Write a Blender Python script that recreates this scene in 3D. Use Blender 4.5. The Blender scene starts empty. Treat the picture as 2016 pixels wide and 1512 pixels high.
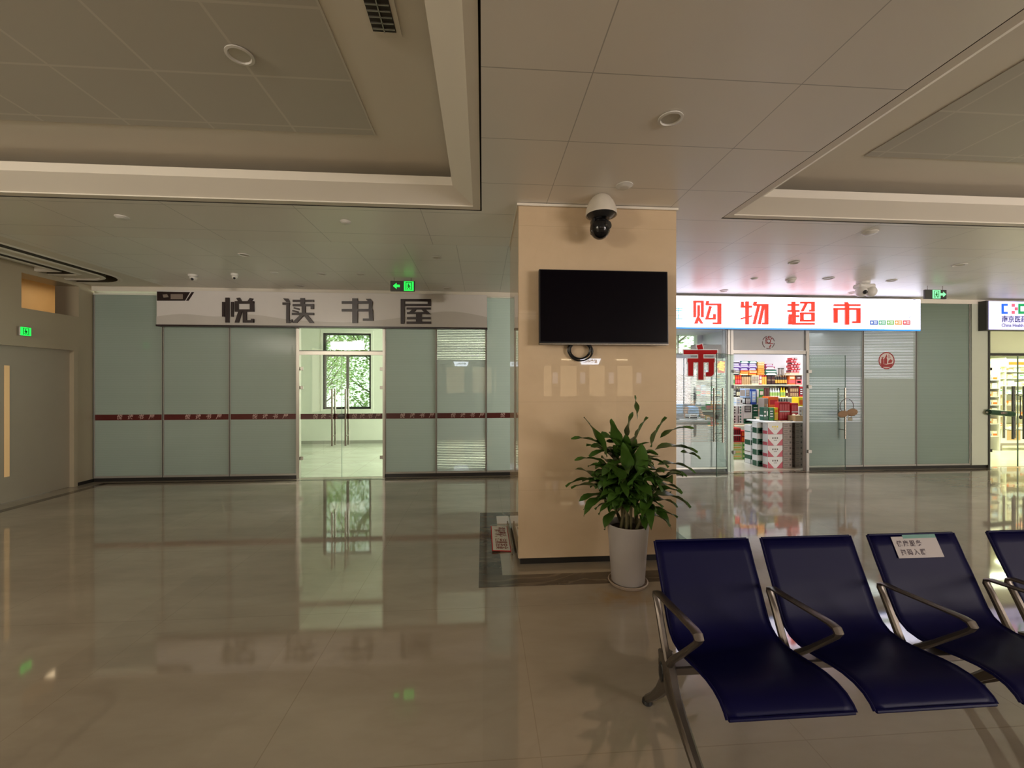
import bpy, math, random
from mathutils import Matrix, Vector
random.seed(7)
S = bpy.context.scene
COL = S.collection
PI = math.pi

# ------------------------------------------------------------------ camera, world, big lights, exposure
F_PX = 810.0
YAW = math.atan(58 / F_PX)
CAM_H = 1.6
cam_d = bpy.data.cameras.new('camera'); cam = bpy.data.objects.new('camera', cam_d); COL.objects.link(cam)
cam_d.sensor_width = 36.0; cam_d.lens = F_PX / 2016 * 36.0; cam_d.clip_start = 0.05
cam.location = (0, 0, CAM_H); cam.rotation_euler = (PI / 2, 0, -YAW)
S.camera = cam
S.view_settings.view_transform = 'Standard'; S.view_settings.look = 'None'
S.view_settings.gamma = 1.0; S.view_settings.exposure = 0.0; S.view_settings.use_curve_mapping = False
S.cycles.use_denoising = True
S.cycles.max_bounces = 8; S.cycles.diffuse_bounces = 4; S.cycles.glossy_bounces = 4
S.cycles.transparent_max_bounces = 16; S.cycles.transmission_bounces = 4
S.cycles.caustics_reflective = False; S.cycles.caustics_refractive = False
S.cycles.sample_clamp_indirect = 6.0

W = bpy.data.worlds.new('world'); S.world = W; W.use_nodes = True
W.node_tree.nodes['Background'].inputs[0].default_value = (0.90, 1.0, 0.82, 1)
W.node_tree.nodes['Background'].inputs[1].default_value = 2.0


def area(name, loc, rot, sx, sy, power, color=(1, 1, 1), portal=False, spread=None):
    l = bpy.data.lights.new(name, 'AREA'); l.shape = 'RECTANGLE'; l.size = sx; l.size_y = sy
    l.energy = power; l.color = color
    if spread: l.spread = spread
    o = bpy.data.objects.new(name, l); o.location = loc; o.rotation_euler = rot; COL.objects.link(o)
    if portal: l.cycles.is_portal = True
    return o


# daylight portals of the windows (they only guide the sky's light)
area('sky_portal', (-3.62, 11.45, 1.95), (PI / 2, 0, 0), 1.25, 2.05, 1, portal=True)
# unseen fill lights added for the hall and bookshop, then the shops' ceiling lamps
area('hall_fill_light', (-6.30, -3.6, 1.75), (0, -PI / 2, 0), 2.4, 4.6, 110, (1.0, 0.87, 0.66))  # added fill from the left wall, brightens hall floor and ceiling
area('shopfront_fill', (-5.1, -1.6, 3.07), (math.radians(75), 0, 0), 1.25, 0.35, 135, (1.0, 0.90, 0.76))  # added fill aimed at the shop fronts
area('bookshop_side_fill', (2.36, 9.3, 1.8), (0, PI / 2, 0), 2.0, 2.6, 350, (0.95, 1.0, 0.90))  # added fill that brightens the bookshop walls
area('hall_fill_light', (10.5, -6.44, 1.75), (PI / 2, 0, 0), 6.0, 2.4, 860, (1.0, 0.90, 0.83))  # added fill from the back wall for the right half
area('hall_top_fill', (1.0, -2.0, 3.15), (0, 0, 0), 5.0, 1.2, 12, (1.0, 0.85, 0.66))  # weak fill added under the ceiling behind the camera
area('grocery_lamp', (4.6, 9.2, 2.92), (0, 0, 0), 0.5, 2.4, 60, (0.93, 0.97, 1.0))
area('grocery_lamp', (6.6, 8.4, 2.92), (0, 0, 0), 2.6, 0.5, 75, (1.0, 0.98, 0.98))
area('grocery_lamp', (8.6, 9.4, 2.92), (0, 0, 0), 0.5, 2.4, 40, (0.93, 1.0, 0.97))
area('pharmacy_lamp', (11.8, 8.6, 2.92), (0, 0, 0), 3.2, 0.6, 230, (1.0, 1.0, 0.70))
area('pharmacy_lamp', (14.0, 9.3, 2.92), (0, 0, 0), 2.0, 0.6, 95, (1.0, 1.0, 0.68))


# ------------------------------------------------------------------ picture <-> place
def ray(x, y):
    c, s = math.cos(YAW), math.sin(YAW); u = (x - 1008) / F_PX
    return (u * c + s, c - u * s, (756 - y) / F_PX)


def at(x, y, Y):
    """point on the plane at distance Y seen at pixel x, y -> (X, Z)"""
    r = ray(x, y); t = Y / r[1]
    return r[0] * t, CAM_H + r[2] * t


# ------------------------------------------------------------------ materials
MATS = {}


def srgb(r, g, b):
    f = lambda c: ((c / 255) / 12.92) if c / 255 <= 0.04045 else ((c / 255 + 0.055) / 1.055) ** 2.4
    return (f(r), f(g), f(b))


def pm(name, col, rough=0.5, metal=0.0, emit=None, es=0.0, noise=0.06, nscale=6.0, bump=0.0, spec=0.5, coat=0.0):
    """principled material with a little procedural mottling"""
    if name in MATS: return MATS[name]
    m = bpy.data.materials.new(name); m.use_nodes = True; nt = m.node_tree; N = nt.nodes; L = nt.links
    b = N['Principled BSDF']
    b.inputs['Roughness'].default_value = rough; b.inputs['Metallic'].default_value = metal
    b.inputs['Specular IOR Level'].default_value = spec
    if coat: b.inputs['Coat Weight'].default_value = coat; b.inputs['Coat Roughness'].default_value = 0.04
    if noise > 0:
        tc = N.new('ShaderNodeTexCoord'); nz = N.new('ShaderNodeTexNoise'); nz.inputs['Scale'].default_value = nscale
        nz.inputs['Detail'].default_value = 4
        L.new(tc.outputs['Object'], nz.inputs['Vector'])
        mx = N.new('ShaderNodeMix'); mx.data_type = 'RGBA'
        mx.inputs[6].default_value = tuple(c * (1 - noise) for c in col) + (1,)
        mx.inputs[7].default_value = tuple(min(1, c * (1 + noise)) for c in col) + (1,)
        L.new(nz.outputs['Fac'], mx.inputs[0]); L.new(mx.outputs[2], b.inputs['Base Color'])
        if bump:
            bp = N.new('ShaderNodeBump'); bp.inputs['Strength'].default_value = bump
            L.new(nz.outputs['Fac'], bp.inputs['Height']); L.new(bp.outputs[0], b.inputs['Normal'])
    else:
        b.inputs['Base Color'].default_value = tuple(col) + (1,)
    if emit:
        b.inputs['Emission Color'].default_value = tuple(emit) + (1,); b.inputs['Emission Strength'].default_value = es
    MATS[name] = m
    return m


def math_node(nt, op, a, b=None, clamp=False):
    n = nt.nodes.new('ShaderNodeMath'); n.operation = op; n.use_clamp = clamp
    for i, v in enumerate((a, b)):
        if v is None: continue
        if isinstance(v, (int, float)): n.inputs[i].default_value = v
        else: nt.links.new(v, n.inputs[i])
    return n.outputs[0]


def line_mask(nt, coord, pitch, offset, half):
    """1 on a joint line that repeats every pitch"""
    a = math_node(nt, 'SUBTRACT', coord, offset)
    a = math_node(nt, 'DIVIDE', a, pitch)
    r = math_node(nt, 'ROUND', a)
    d = math_node(nt, 'ABSOLUTE', math_node(nt, 'SUBTRACT', a, r))
    return math_node(nt, 'LESS_THAN', d, half / pitch)


def stone(name, c1, c2, vein, rough, lines=(), linecol=None, scale=1.2, spec=0.5, ior=1.5, vein_amt=0.35, tilevar=0.0, rough_map=0.0):
    """polished stone slabs: mottling, veins and joints. lines = [(axis, pitch, offset, half)]"""
    m = bpy.data.materials.new(name); m.use_nodes = True; nt = m.node_tree; N = nt.nodes; L = nt.links
    b = N['Principled BSDF']; b.inputs['Roughness'].default_value = rough; b.inputs['Specular IOR Level'].default_value = spec; b.inputs['IOR'].default_value = ior
    g = N.new('ShaderNodeNewGeometry'); pos = g.outputs['Position']
    sep = N.new('ShaderNodeSeparateXYZ'); L.new(pos, sep.inputs[0])
    mp = N.new('ShaderNodeMapping'); mp.inputs['Rotation'].default_value = (0, 0, 0.35); mp.inputs['Scale'].default_value = (0.6, 1.6, 1.0)
    L.new(pos, mp.inputs[0])
    n1 = N.new('ShaderNodeTexNoise'); n1.inputs['Scale'].default_value = scale; n1.inputs['Detail'].default_value = 8; n1.inputs['Roughness'].default_value = 0.6
    L.new(mp.outputs[0], n1.inputs['Vector'])
    cr = N.new('ShaderNodeValToRGB'); cr.color_ramp.elements[0].position = 0.36; cr.color_ramp.elements[1].position = 0.64
    cr.color_ramp.elements[0].color = tuple(c1) + (1,); cr.color_ramp.elements[1].color = tuple(c2) + (1,)
    L.new(n1.outputs['Fac'], cr.inputs[0])
    n2 = N.new('ShaderNodeTexNoise'); n2.inputs['Scale'].default_value = scale * 0.8; n2.inputs['Detail'].default_value = 10; n2.inputs['Distortion'].default_value = 1.2
    L.new(mp.outputs[0], n2.inputs['Vector'])
    v = math_node(nt, 'ABSOLUTE', math_node(nt, 'SUBTRACT', n2.outputs['Fac'], 0.5))
    v = math_node(nt, 'SUBTRACT', 1.0, math_node(nt, 'MULTIPLY', v, 28.0), clamp=True)
    v = math_node(nt, 'MULTIPLY', v, vein_amt)
    mx = N.new('ShaderNodeMix'); mx.data_type = 'RGBA'; L.new(v, mx.inputs[0]); L.new(cr.outputs[0], mx.inputs[6]); mx.inputs[7].default_value = tuple(vein) + (1,)
    out = mx.outputs[2]
    if tilevar:
        fx = math_node(nt, 'FLOOR', math_node(nt, 'DIVIDE', sep.outputs[0], 1.2)); fy = math_node(nt, 'FLOOR', math_node(nt, 'DIVIDE', sep.outputs[1], 1.2)); fz = math_node(nt, 'FLOOR', math_node(nt, 'DIVIDE', sep.outputs[2], 0.78))
        cb = N.new('ShaderNodeCombineXYZ'); L.new(fx, cb.inputs[0]); L.new(fy, cb.inputs[1]); L.new(fz, cb.inputs[2])
        wn = N.new('ShaderNodeTexWhiteNoise'); L.new(cb.outputs[0], wn.inputs[0])
        k = math_node(nt, 'ADD', math_node(nt, 'MULTIPLY', wn.outputs['Value'], tilevar), 1 - tilevar / 2)
        hs = N.new('ShaderNodeHueSaturation'); L.new(k, hs.inputs['Value']); L.new(out, hs.inputs['Color']); out = hs.outputs[0]
    if lines:
        tot = None
        for ax, p, o, h in lines:
            q = line_mask(nt, sep.outputs[ax], p, o, h)
            tot = q if tot is None else math_node(nt, 'MAXIMUM', tot, q)
        tot = math_node(nt, 'MULTIPLY', tot, 0.55)
        m2 = N.new('ShaderNodeMix'); m2.data_type = 'RGBA'; L.new(tot, m2.inputs[0]); L.new(out, m2.inputs[6]); m2.inputs[7].default_value = tuple(linecol) + (1,)
        out = m2.outputs[2]
    L.new(out, b.inputs['Base Color'])
    if rough_map:
        n3 = N.new('ShaderNodeTexNoise'); n3.inputs['Scale'].default_value = 0.9; n3.inputs['Detail'].default_value = 5; L.new(pos, n3.inputs['Vector'])
        L.new(math_node(nt, 'ADD', math_node(nt, 'MULTIPLY', n3.outputs['Fac'], rough_map), rough), b.inputs['Roughness'])
    MATS[name] = m
    return m


def ceiling_mat(name, col, rough, seams, ior=1.5, *, dark=0.55, bumpy=0.25, band=None):
    m = bpy.data.materials.new(name); m.use_nodes = True; nt = m.node_tree; N = nt.nodes; L = nt.links
    b = N['Principled BSDF']; b.inputs['Roughness'].default_value = rough; b.inputs['IOR'].default_value = ior
    g = N.new('ShaderNodeNewGeometry'); sep = N.new('ShaderNodeSeparateXYZ'); L.new(g.outputs['Position'], sep.inputs[0])
    tot = None
    for ax, p, o, h in seams:
        q = line_mask(nt, sep.outputs[ax], p, o, h)
        tot = q if tot is None else math_node(nt, 'MAXIMUM', tot, q)
    nz = N.new('ShaderNodeTexNoise'); nz.inputs['Scale'].default_value = 0.9; nz.inputs['Detail'].default_value = 3; L.new(g.outputs['Position'], nz.inputs['Vector'])
    mx = N.new('ShaderNodeMix'); mx.data_type = 'RGBA'
    mx.inputs[6].default_value = tuple(c * 0.95 for c in col) + (1,); mx.inputs[7].default_value = tuple(min(1, c * 1.05) for c in col) + (1,)
    L.new(nz.outputs['Fac'], mx.inputs[0]); out = mx.outputs[2]
    if tot is not None:
        m2 = N.new('ShaderNodeMix'); m2.data_type = 'RGBA'; L.new(tot, m2.inputs[0]); L.new(out, m2.inputs[6]); m2.inputs[7].default_value = tuple(c * dark for c in col) + (1,)
        out = m2.outputs[2]
    L.new(out, b.inputs['Base Color'])
    bp = N.new('ShaderNodeBump'); bp.inputs['Strength'].default_value = bumpy; bp.inputs['Distance'].default_value = 0.02
    L.new(nz.outputs['Fac'], bp.inputs['Height']); L.new(bp.outputs[0], b.inputs['Normal'])
    MATS[name] = m
    return m


def glass_mat(name, tint=(0.93, 0.97, 0.95), ior=1.5):
    m = bpy.data.materials.new(name); m.use_nodes = True; nt = m.node_tree; N = nt.nodes; L = nt.links
    N.remove(N['Principled BSDF'])
    t = N.new('ShaderNodeBsdfTransparent'); t.inputs[0].default_value = tuple(tint) + (1,)
    gl = N.new('ShaderNodeBsdfGlossy'); gl.inputs['Roughness'].default_value = 0.0
    fr = N.new('ShaderNodeFresnel'); fr.inputs[0].default_value = ior
    gm = N.new('ShaderNodeNewGeometry')
    k = math_node(nt, 'MULTIPLY', fr.outputs[0], math_node(nt, 'SUBTRACT', 1.0, gm.outputs['Backfacing']))
    mx = N.new('ShaderNodeMixShader'); L.new(k, mx.inputs[0]); L.new(t.outputs[0], mx.inputs[1]); L.new(gl.outputs[0], mx.inputs[2])
    L.new(mx.outputs[0], N['Material Output'].inputs[0])
    MATS[name] = m
    return m


def film_mat(name, col, bands=(), clear_above=None, pitch=0.029, base_open=0.0, trans=0.055, tcol=(0.80, 0.88, 0.86)):
    """glass with frosting film; in the bands (z0, z1, open share) the film is cut in fine horizontal stripes"""
    m = bpy.data.materials.new(name); m.use_nodes = True; nt = m.node_tree; N = nt.nodes; L = nt.links
    b = N['Principled BSDF']; b.inputs['Roughness'].default_value = 0.5; b.inputs['Specular IOR Level'].default_value = 0.3
    b.inputs['Coat Weight'].default_value = 1.0; b.inputs['Coat Roughness'].default_value = 0.012
    g = N.new('ShaderNodeNewGeometry'); sep = N.new('ShaderNodeSeparateXYZ'); L.new(g.outputs['Position'], sep.inputs[0]); z = sep.outputs[2]
    nz = N.new('ShaderNodeTexNoise'); nz.inputs['Scale'].default_value = 1.3; L.new(g.outputs['Position'], nz.inputs['Vector'])
    mx = N.new('ShaderNodeMix'); mx.data_type = 'RGBA'; mx.inputs[6].default_value = tuple(c * 0.93 for c in col) + (1,); mx.inputs[7].default_value = tuple(c * 1.07 for c in col) + (1,)
    L.new(nz.outputs['Fac'], mx.inputs[0])
    fz = math_node(nt, 'FRACT', math_node(nt, 'DIVIDE', z, pitch))
    st = math_node(nt, 'LESS_THAN', fz, 0.35)
    m2 = N.new('ShaderNodeMix'); m2.data_type = 'RGBA'; L.new(math_node(nt, 'MULTIPLY', st, 0.025), m2.inputs[0]); L.new(mx.outputs[2], m2.inputs[6]); m2.inputs[7].default_value = (0.85, 0.9, 0.88, 1)
    L.new(m2.outputs[2], b.inputs['Base Color'])
    tl = N.new('ShaderNodeBsdfTranslucent'); tl.inputs[0].default_value = tuple(tcol) + (1,)
    bm_ = N.new('ShaderNodeMixShader'); bm_.inputs[0].default_value = trans; L.new(b.outputs[0], bm_.inputs[1]); L.new(tl.outputs[0], bm_.inputs[2])
    L.new(bm_.outputs[0], N['Material Output'].inputs[0])
    op = None
    for z0, z1, share in bands:
        inb = math_node(nt, 'MULTIPLY', math_node(nt, 'GREATER_THAN', z, z0), math_node(nt, 'LESS_THAN', z, z1))
        q = math_node(nt, 'MULTIPLY', inb, math_node(nt, 'LESS_THAN', fz, share))
        op = q if op is None else math_node(nt, 'MAXIMUM', op, q)
    if clear_above is not None:
        q = math_node(nt, 'GREATER_THAN', z, clear_above)
        op = q if op is None else math_node(nt, 'MAXIMUM', op, q)
    if op is not None or base_open:
        if op is None: op = base_open
        elif base_open: op = math_node(nt, 'MAXIMUM', op, base_open)
        t = N.new('ShaderNodeBsdfTransparent'); t.inputs[0].default_value = (0.93, 0.97, 0.96, 1)
        gl = N.new('ShaderNodeBsdfGlossy'); gl.inputs['Roughness'].default_value = 0.0
        fr = N.new('ShaderNodeFresnel'); fr.inputs[0].default_value = 1.5
        k = math_node(nt, 'MULTIPLY', fr.outputs[0], math_node(nt, 'SUBTRACT', 1.0, g.outputs['Backfacing']))
        cg = N.new('ShaderNodeMixShader'); L.new(k, cg.inputs[0]); L.new(t.outputs[0], cg.inputs[1]); L.new(gl.outputs[0], cg.inputs[2])
        ms = N.new('ShaderNodeMixShader')
        if isinstance(op, float): ms.inputs[0].default_value = op
        else: L.new(op, ms.inputs[0])
        L.new(bm_.outputs[0], ms.inputs[1]); L.new(cg.outputs[0], ms.inputs[2])
        L.new(ms.outputs[0], N['Material Output'].inputs[0])
    MATS[name] = m
    return m


def emit_mat(name, col, strength, base=None):
    return pm(name, base or col, 0.4, emit=col, es=strength, noise=0.0)


# ------------------------------------------------------------------ mesh builder
class MB:
    def __init__(s): s.v = []; s.f = []; s.m = []; s.xf = None; s.mi = 0; s.smooth = False

    def add(s, vs, fs):
        o = len(s.v)
        if s.xf is not None: vs = [tuple(s.xf @ Vector(p)) for p in vs]
        s.v += [tuple(p) for p in vs]
        for f in fs: s.f.append(tuple(i + o for i in f)); s.m.append(s.mi)
        return s

    def box(s, x0, x1, y0, y1, z0, z1, bev=0.0):
        if x1 < x0: x0, x1 = x1, x0
        if y1 < y0: y0, y1 = y1, y0
        if z1 < z0: z0, z1 = z1, z0
        b = min(bev, (x1 - x0) * .4, (y1 - y0) * .4, (z1 - z0) * .4)
        if b <= 0:
            v = [(x, y, z) for z in (z0, z1) for y in (y0, y1) for x in (x0, x1)]
            return s.add(v, [(0, 2, 3, 1), (4, 5, 7, 6), (0, 1, 5, 4), (2, 6, 7, 3), (0, 4, 6, 2), (1, 3, 7, 5)])
        # chamfered box
        xs = (x0, x1); ys = (y0, y1); zs = (z0, z1); v = []; idx = {}
        for i in (0, 1):
            for j in (0, 1):
                for k in (0, 1):
                    si, sj, sk = (1 - 2 * i) * b, (1 - 2 * j) * b, (1 - 2 * k) * b
                    idx[i, j, k, 0] = len(v); v.append((xs[i], ys[j] + sj, zs[k] + sk))
                    idx[i, j, k, 1] = len(v); v.append((xs[i] + si, ys[j], zs[k] + sk))
                    idx[i, j, k, 2] = len(v); v.append((xs[i] + si, ys[j] + sj, zs[k]))
        F = []
        for i in (0, 1): F.append([idx[i, 0, 0, 0], idx[i, 1, 0, 0], idx[i, 1, 1, 0], idx[i, 0, 1, 0]][::(1 if i else -1)])
        for j in (0, 1): F.append([idx[0, j, 0, 1], idx[0, j, 1, 1], idx[1, j, 1, 1], idx[1, j, 0, 1]][::(1 if j else -1)])
        for k in (0, 1): F.append([idx[0, 0, k, 2], idx[1, 0, k, 2], idx[1, 1, k, 2], idx[0, 1, k, 2]][::(1 if k else -1)])
        for j in (0, 1):
            for k in (0, 1): F.append([idx[0, j, k, 1], idx[1, j, k, 1], idx[1, j, k, 2], idx[0, j, k, 2]][::(1 if (j == 0) != (k == 0) else -1)])
        for i in (0, 1):
            for k in (0, 1): F.append([idx[i, 0, k, 0], idx[i, 1, k, 0], idx[i, 1, k, 2], idx[i, 0, k, 2]][::(-1 if (i == 0) != (k == 0) else 1)])
        for i in (0, 1):
            for j in (0, 1): F.append([idx[i, j, 0, 0], idx[i, j, 1, 0], idx[i, j, 1, 1], idx[i, j, 0, 1]][::(1 if (i == 0) != (j == 0) else -1)])
        for i in (0, 1):
            for j in (0, 1):
                for k in (0, 1):
                    t = [idx[i, j, k, 0], idx[i, j, k, 1], idx[i, j, k, 2]]
                    F.append(t[::(-1 if (i + j + k) % 2 == 0 else 1)])
        return s.add(v, [tuple(f) for f in F])

    def prism(s, pts, y0, y1):
        """polygon in XZ (any winding) pushed from y0 (front) to y1"""
        a = sum(pts[i][0] * pts[(i + 1) % len(pts)][1] - pts[(i + 1) % len(pts)][0] * pts[i][1] for i in range(len(pts)))
        if a < 0: pts = pts[::-1]
        n = len(pts)
        v = [(p[0], y0, p[1]) for p in pts] + [(p[0], y1, p[1]) for p in pts]
        f = [tuple(range(n)), tuple(range(2 * n - 1, n - 1, -1))]
        for i in range(n):
            j = (i + 1) % n; f.append((i, i + n, j + n, j))
        return s.add(v, f)

    def tube(s, path, r, n=10, closed=False, flat=None):
        P = [Vector(p) for p in path]; k = len(P); R = r if isinstance(r, (list, tuple)) else [r] * k
        rings = []; up = None
        for i, p in enumerate(P):
            a = P[(i - 1) % k] if (closed or i > 0) else P[i]; b = P[(i + 1) % k] if (closed or i < k - 1) else P[i]
            t = (b - a).normalized()
            if up is None:
                up = Vector((0, 0, 1)) if abs(t.z) < 0.9 else Vector((1, 0, 0))
            u = t.cross(up).normalized(); w = u.cross(t).normalized(); up = w
            fx, fy = flat if flat else (1, 1)
            rings.append([p + u * (math.cos(2 * PI * j / n) * R[i] * fx) + w * (math.sin(2 * PI * j / n) * R[i] * fy) for j in range(n)])
        v = [q for g in rings for q in g]; f = []
        m = k if closed else k - 1
        for i in range(m):
            for j in range(n):
                a, b = i * n + j, i * n + (j + 1) % n; c, d = ((i + 1) % k) * n + (j + 1) % n, ((i + 1) % k) * n + j
                f.append((a, d, c, b))
        if not closed:
            f.append(tuple(range(n))); f.append(tuple(range(k * n - 1, (k - 1) * n - 1, -1)))
        return s.add(v, f)

    def lathe(s, prof, cx, cy, n=24, z=0.0, cap=True):
        """prof = [(r, z)] from bottom to top"""
        v = []; f = []; k = len(prof)
        for r, zz in prof:
            for j in range(n):
                a = 2 * PI * j / n; v.append((cx + r * math.cos(a), cy + r * math.sin(a), z + zz))
        for i in range(k - 1):
            for j in range(n):
                a, b = i * n + j, i * n + (j + 1) % n
                f.append((a, b, b + n, a + n))
        if cap:
            f.append(tuple(range(n - 1, -1, -1))); f.append(tuple(range((k - 1) * n, k * n)))
        return s.add(v, f)

    def ball(s, c, r, n=16, m=10):
        rx, ry, rz = r if isinstance(r, (tuple, list)) else (r, r, r)
        v = [(c[0], c[1], c[2] - rz)]; f = []
        for i in range(1, m):
            t = -PI / 2 + PI * i / m
            for j in range(n): v.append((c[0] + rx * math.cos(t) * math.cos(2 * PI * j / n), c[1] + ry * math.cos(t) * math.sin(2 * PI * j / n), c[2] + rz * math.sin(t)))
        v.append((c[0], c[1], c[2] + rz)); e = len(v) - 1
        for j in range(n):
            f.append((0, 1 + (j + 1) % n, 1 + j)); f.append((e, 1 + (m - 2) * n + j, 1 + (m - 2) * n + (j + 1) % n))
        for i in range(m - 2):
            for j in range(n):
                a, b = 1 + i * n + j, 1 + i * n + (j + 1) % n; f.append((a, b, b + n, a + n))
        return s.add(v, f)

    def build(s, name, mats, parent=None, smooth=None, loc=None):
        if not isinstance(mats, (list, tuple)): mats = [mats]
        root = parent
        while root is not None and root.parent is not None: root = root.parent
        if parent is None:
            if loc is None:
                xs, ys, zs = zip(*s.v); loc = ((min(xs) + max(xs)) / 2, (min(ys) + max(ys)) / 2, min(zs))
            org = Vector(loc)
        else: org = Vector(root.location)
        me = bpy.data.meshes.new(name)
        me.from_pydata([tuple(Vector(p) - org) for p in s.v], [], s.f)
        for m in mats: me.materials.append(m)
        for p, mi in zip(me.polygons, s.m): p.material_index = mi
        me.update()
        o = bpy.data.objects.new(name, me); COL.objects.link(o)
        if parent is None: o.location = org
        else: o.parent = parent
        if (smooth if smooth is not None else s.smooth):
            me.shade_smooth() if smooth == 'all' else me.set_sharp_from_angle(angle=math.radians(38)) if hasattr(me, 'set_sharp_from_angle') else None
            for p in me.polygons: p.use_smooth = True
        return o


def thing(name, label, cat, loc, group=None):
    o = bpy.data.objects.new(name, None); COL.objects.link(o); o.location = loc; o.empty_display_size = 0.1
    return tag(o, label, cat, group)


def tag(o, label, cat, group=None, kind=None):
    o['label'] = label; o['category'] = cat
    if group: o['group'] = group
    if kind: o['kind'] = kind
    return o


def struct(o, label=None):
    o['kind'] = 'structure'
    if label: o['label'] = label
    return o


def sthing(name, loc, label=None):
    o = bpy.data.objects.new(name, None); COL.objects.link(o); o.location = loc; o.empty_display_size = 0.1
    return struct(o, label)


TXT = {}


def text_mb(mb, body, size, x, y, z, bold=0.0, depth=0.002, rot=None, align='CENTER', shear=0.0):
    """flat lettering facing -Y, centred on x, z of its front plane y (rot: extra matrix)"""
    key = (body, size, bold, depth, align, shear)
    if key not in TXT:
        cu = bpy.data.curves.new('lettering', 'FONT'); cu.body = body; cu.size = size; cu.offset = bold; cu.extrude = depth / 2
        cu.align_x = align; cu.align_y = 'CENTER'; cu.shear = shear; cu.resolution_u = 3
        ob = bpy.data.objects.new('lettering', cu); COL.objects.link(ob)
        dg = bpy.context.evaluated_depsgraph_get(); dg.update()
        me = bpy.data.meshes.new_from_object(ob.evaluated_get(dg))
        TXT[key] = ([tuple(v.co) for v in me.vertices], [tuple(p.vertices) for p in me.polygons])
        bpy.data.objects.remove(ob); bpy.data.meshes.remove(me)
    vs, fs = TXT[key]
    M = Matrix.Translation((x, y, z)) @ (rot if rot is not None else Matrix.Identity(4)) @ Matrix.Rotation(PI / 2, 4, 'X')
    old = mb.xf; mb.xf = M if old is None else old @ M
    mb.add(vs, fs); mb.xf = old
    return mb


# ------------------------------------------------------------------ palette
H = 3.2
FY = 7.2
m_floor = stone('cream_marble_floor', (0.30, 0.25, 0.188), (0.40, 0.345, 0.27), (0.24, 0.19, 0.14), 0.028, [(0, 1.2, 0.25, 0.0025), (1, 1.2, 0.55, 0.0025)], (0.25, 0.2, 0.14), scale=0.9, spec=0.5, ior=1.9, vein_amt=0.11, tilevar=0.09, rough_map=0.05)
nt_ = m_floor.node_tree; bs_ = nt_.nodes['Principled BSDF']; src_ = bs_.inputs['Base Color'].links[0].from_socket
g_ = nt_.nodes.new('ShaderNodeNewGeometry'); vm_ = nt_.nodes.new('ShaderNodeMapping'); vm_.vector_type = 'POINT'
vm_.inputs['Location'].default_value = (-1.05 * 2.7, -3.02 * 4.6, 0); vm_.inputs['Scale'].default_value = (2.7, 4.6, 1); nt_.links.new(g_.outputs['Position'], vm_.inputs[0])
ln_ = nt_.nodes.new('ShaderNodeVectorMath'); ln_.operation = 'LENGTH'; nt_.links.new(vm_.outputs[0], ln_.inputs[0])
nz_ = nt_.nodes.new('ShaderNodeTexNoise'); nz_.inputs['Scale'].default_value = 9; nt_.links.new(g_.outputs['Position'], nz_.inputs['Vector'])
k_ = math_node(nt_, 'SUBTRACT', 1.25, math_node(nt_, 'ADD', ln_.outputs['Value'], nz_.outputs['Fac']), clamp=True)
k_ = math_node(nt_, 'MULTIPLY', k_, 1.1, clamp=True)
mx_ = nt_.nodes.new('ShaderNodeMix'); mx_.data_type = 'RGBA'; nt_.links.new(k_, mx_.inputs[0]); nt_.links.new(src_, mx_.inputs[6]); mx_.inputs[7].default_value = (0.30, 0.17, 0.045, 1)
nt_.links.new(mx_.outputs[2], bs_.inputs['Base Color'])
m_dstone = stone('dark_marble', (0.055, 0.04, 0.026), (0.11, 0.082, 0.055), (0.30, 0.24, 0.17), 0.08, scale=3.0, vein_amt=0.35)
m_pillar = stone('beige_marble_cladding', (0.60, 0.455, 0.30), (0.66, 0.51, 0.345), (0.53, 0.39, 0.25), 0.01, [(2, 0.78, 0.66, 0.0012)], (0.36, 0.26, 0.16), scale=1.6, spec=0.55, vein_amt=0.10, tilevar=0.05)
m_ceil = ceiling_mat('white_ceiling_panel', (0.80, 0.76, 0.70), 0.36, [(0, 1.133, 0.566, 0.003), (1, 0.6, 2.08, 0.003)], 1.75)
m_ceil_back = ceiling_mat('white_ceiling_tile', (0.82, 0.80, 0.75), 0.36, [(0, 0.6, -0.3, 0.004), (1, 0.62, 4.77, 0.004)], 1.5, dark=0.72)
m_perf = ceiling_mat('perforated_ceiling_panel', (0.52, 0.495, 0.44), 0.5, [(0, 0.578, -1.96, 0.008), (1, 0.49, 2.11, 0.008)], dark=1.18)
m_ceil_plain = ceiling_mat('plaster_ceiling', (0.76, 0.71, 0.62), 0.55, [])
m_wall_l = pm('beige_wall', (0.42, 0.36, 0.255), 0.35, noise=0.04, nscale=1.5)
m_wall_w = pm('white_wall', (0.50, 0.53, 0.43), 0.6, noise=0.03)
m_wall_pale = pm('pale_wall', (0.76, 0.76, 0.66), 0.7, noise=0.03)
m_wall_ph = pm('cream_pharmacy_wall', (0.85, 0.84, 0.66), 0.6, noise=0.03)
m_wall_g = pm('lilac_white_wall', (0.74, 0.72, 0.78), 0.6, noise=0.03)
m_dark = pm('black_plinth', (0.012, 0.011, 0.010), 0.4)
m_black = pm('black_plastic', (0.01, 0.01, 0.011), 0.35)
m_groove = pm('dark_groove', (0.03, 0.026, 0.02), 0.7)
m_alu = pm('brushed_aluminium', (0.42, 0.40, 0.36), 0.35, metal=0.8)
m_alu_l = pm('light_aluminium', (0.42, 0.40, 0.37), 0.35, metal=0.5)
m_alud = pm('dark_aluminium', (0.06, 0.06, 0.055), 0.4, metal=0.5)
m_steel = pm('stainless_steel', (0.35, 0.32, 0.28), 0.22, metal=1.0)
m_glass = glass_mat('clear_glass')
m_clear = bpy.data.materials.new('clear_pane_back'); m_clear.use_nodes = True
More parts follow.
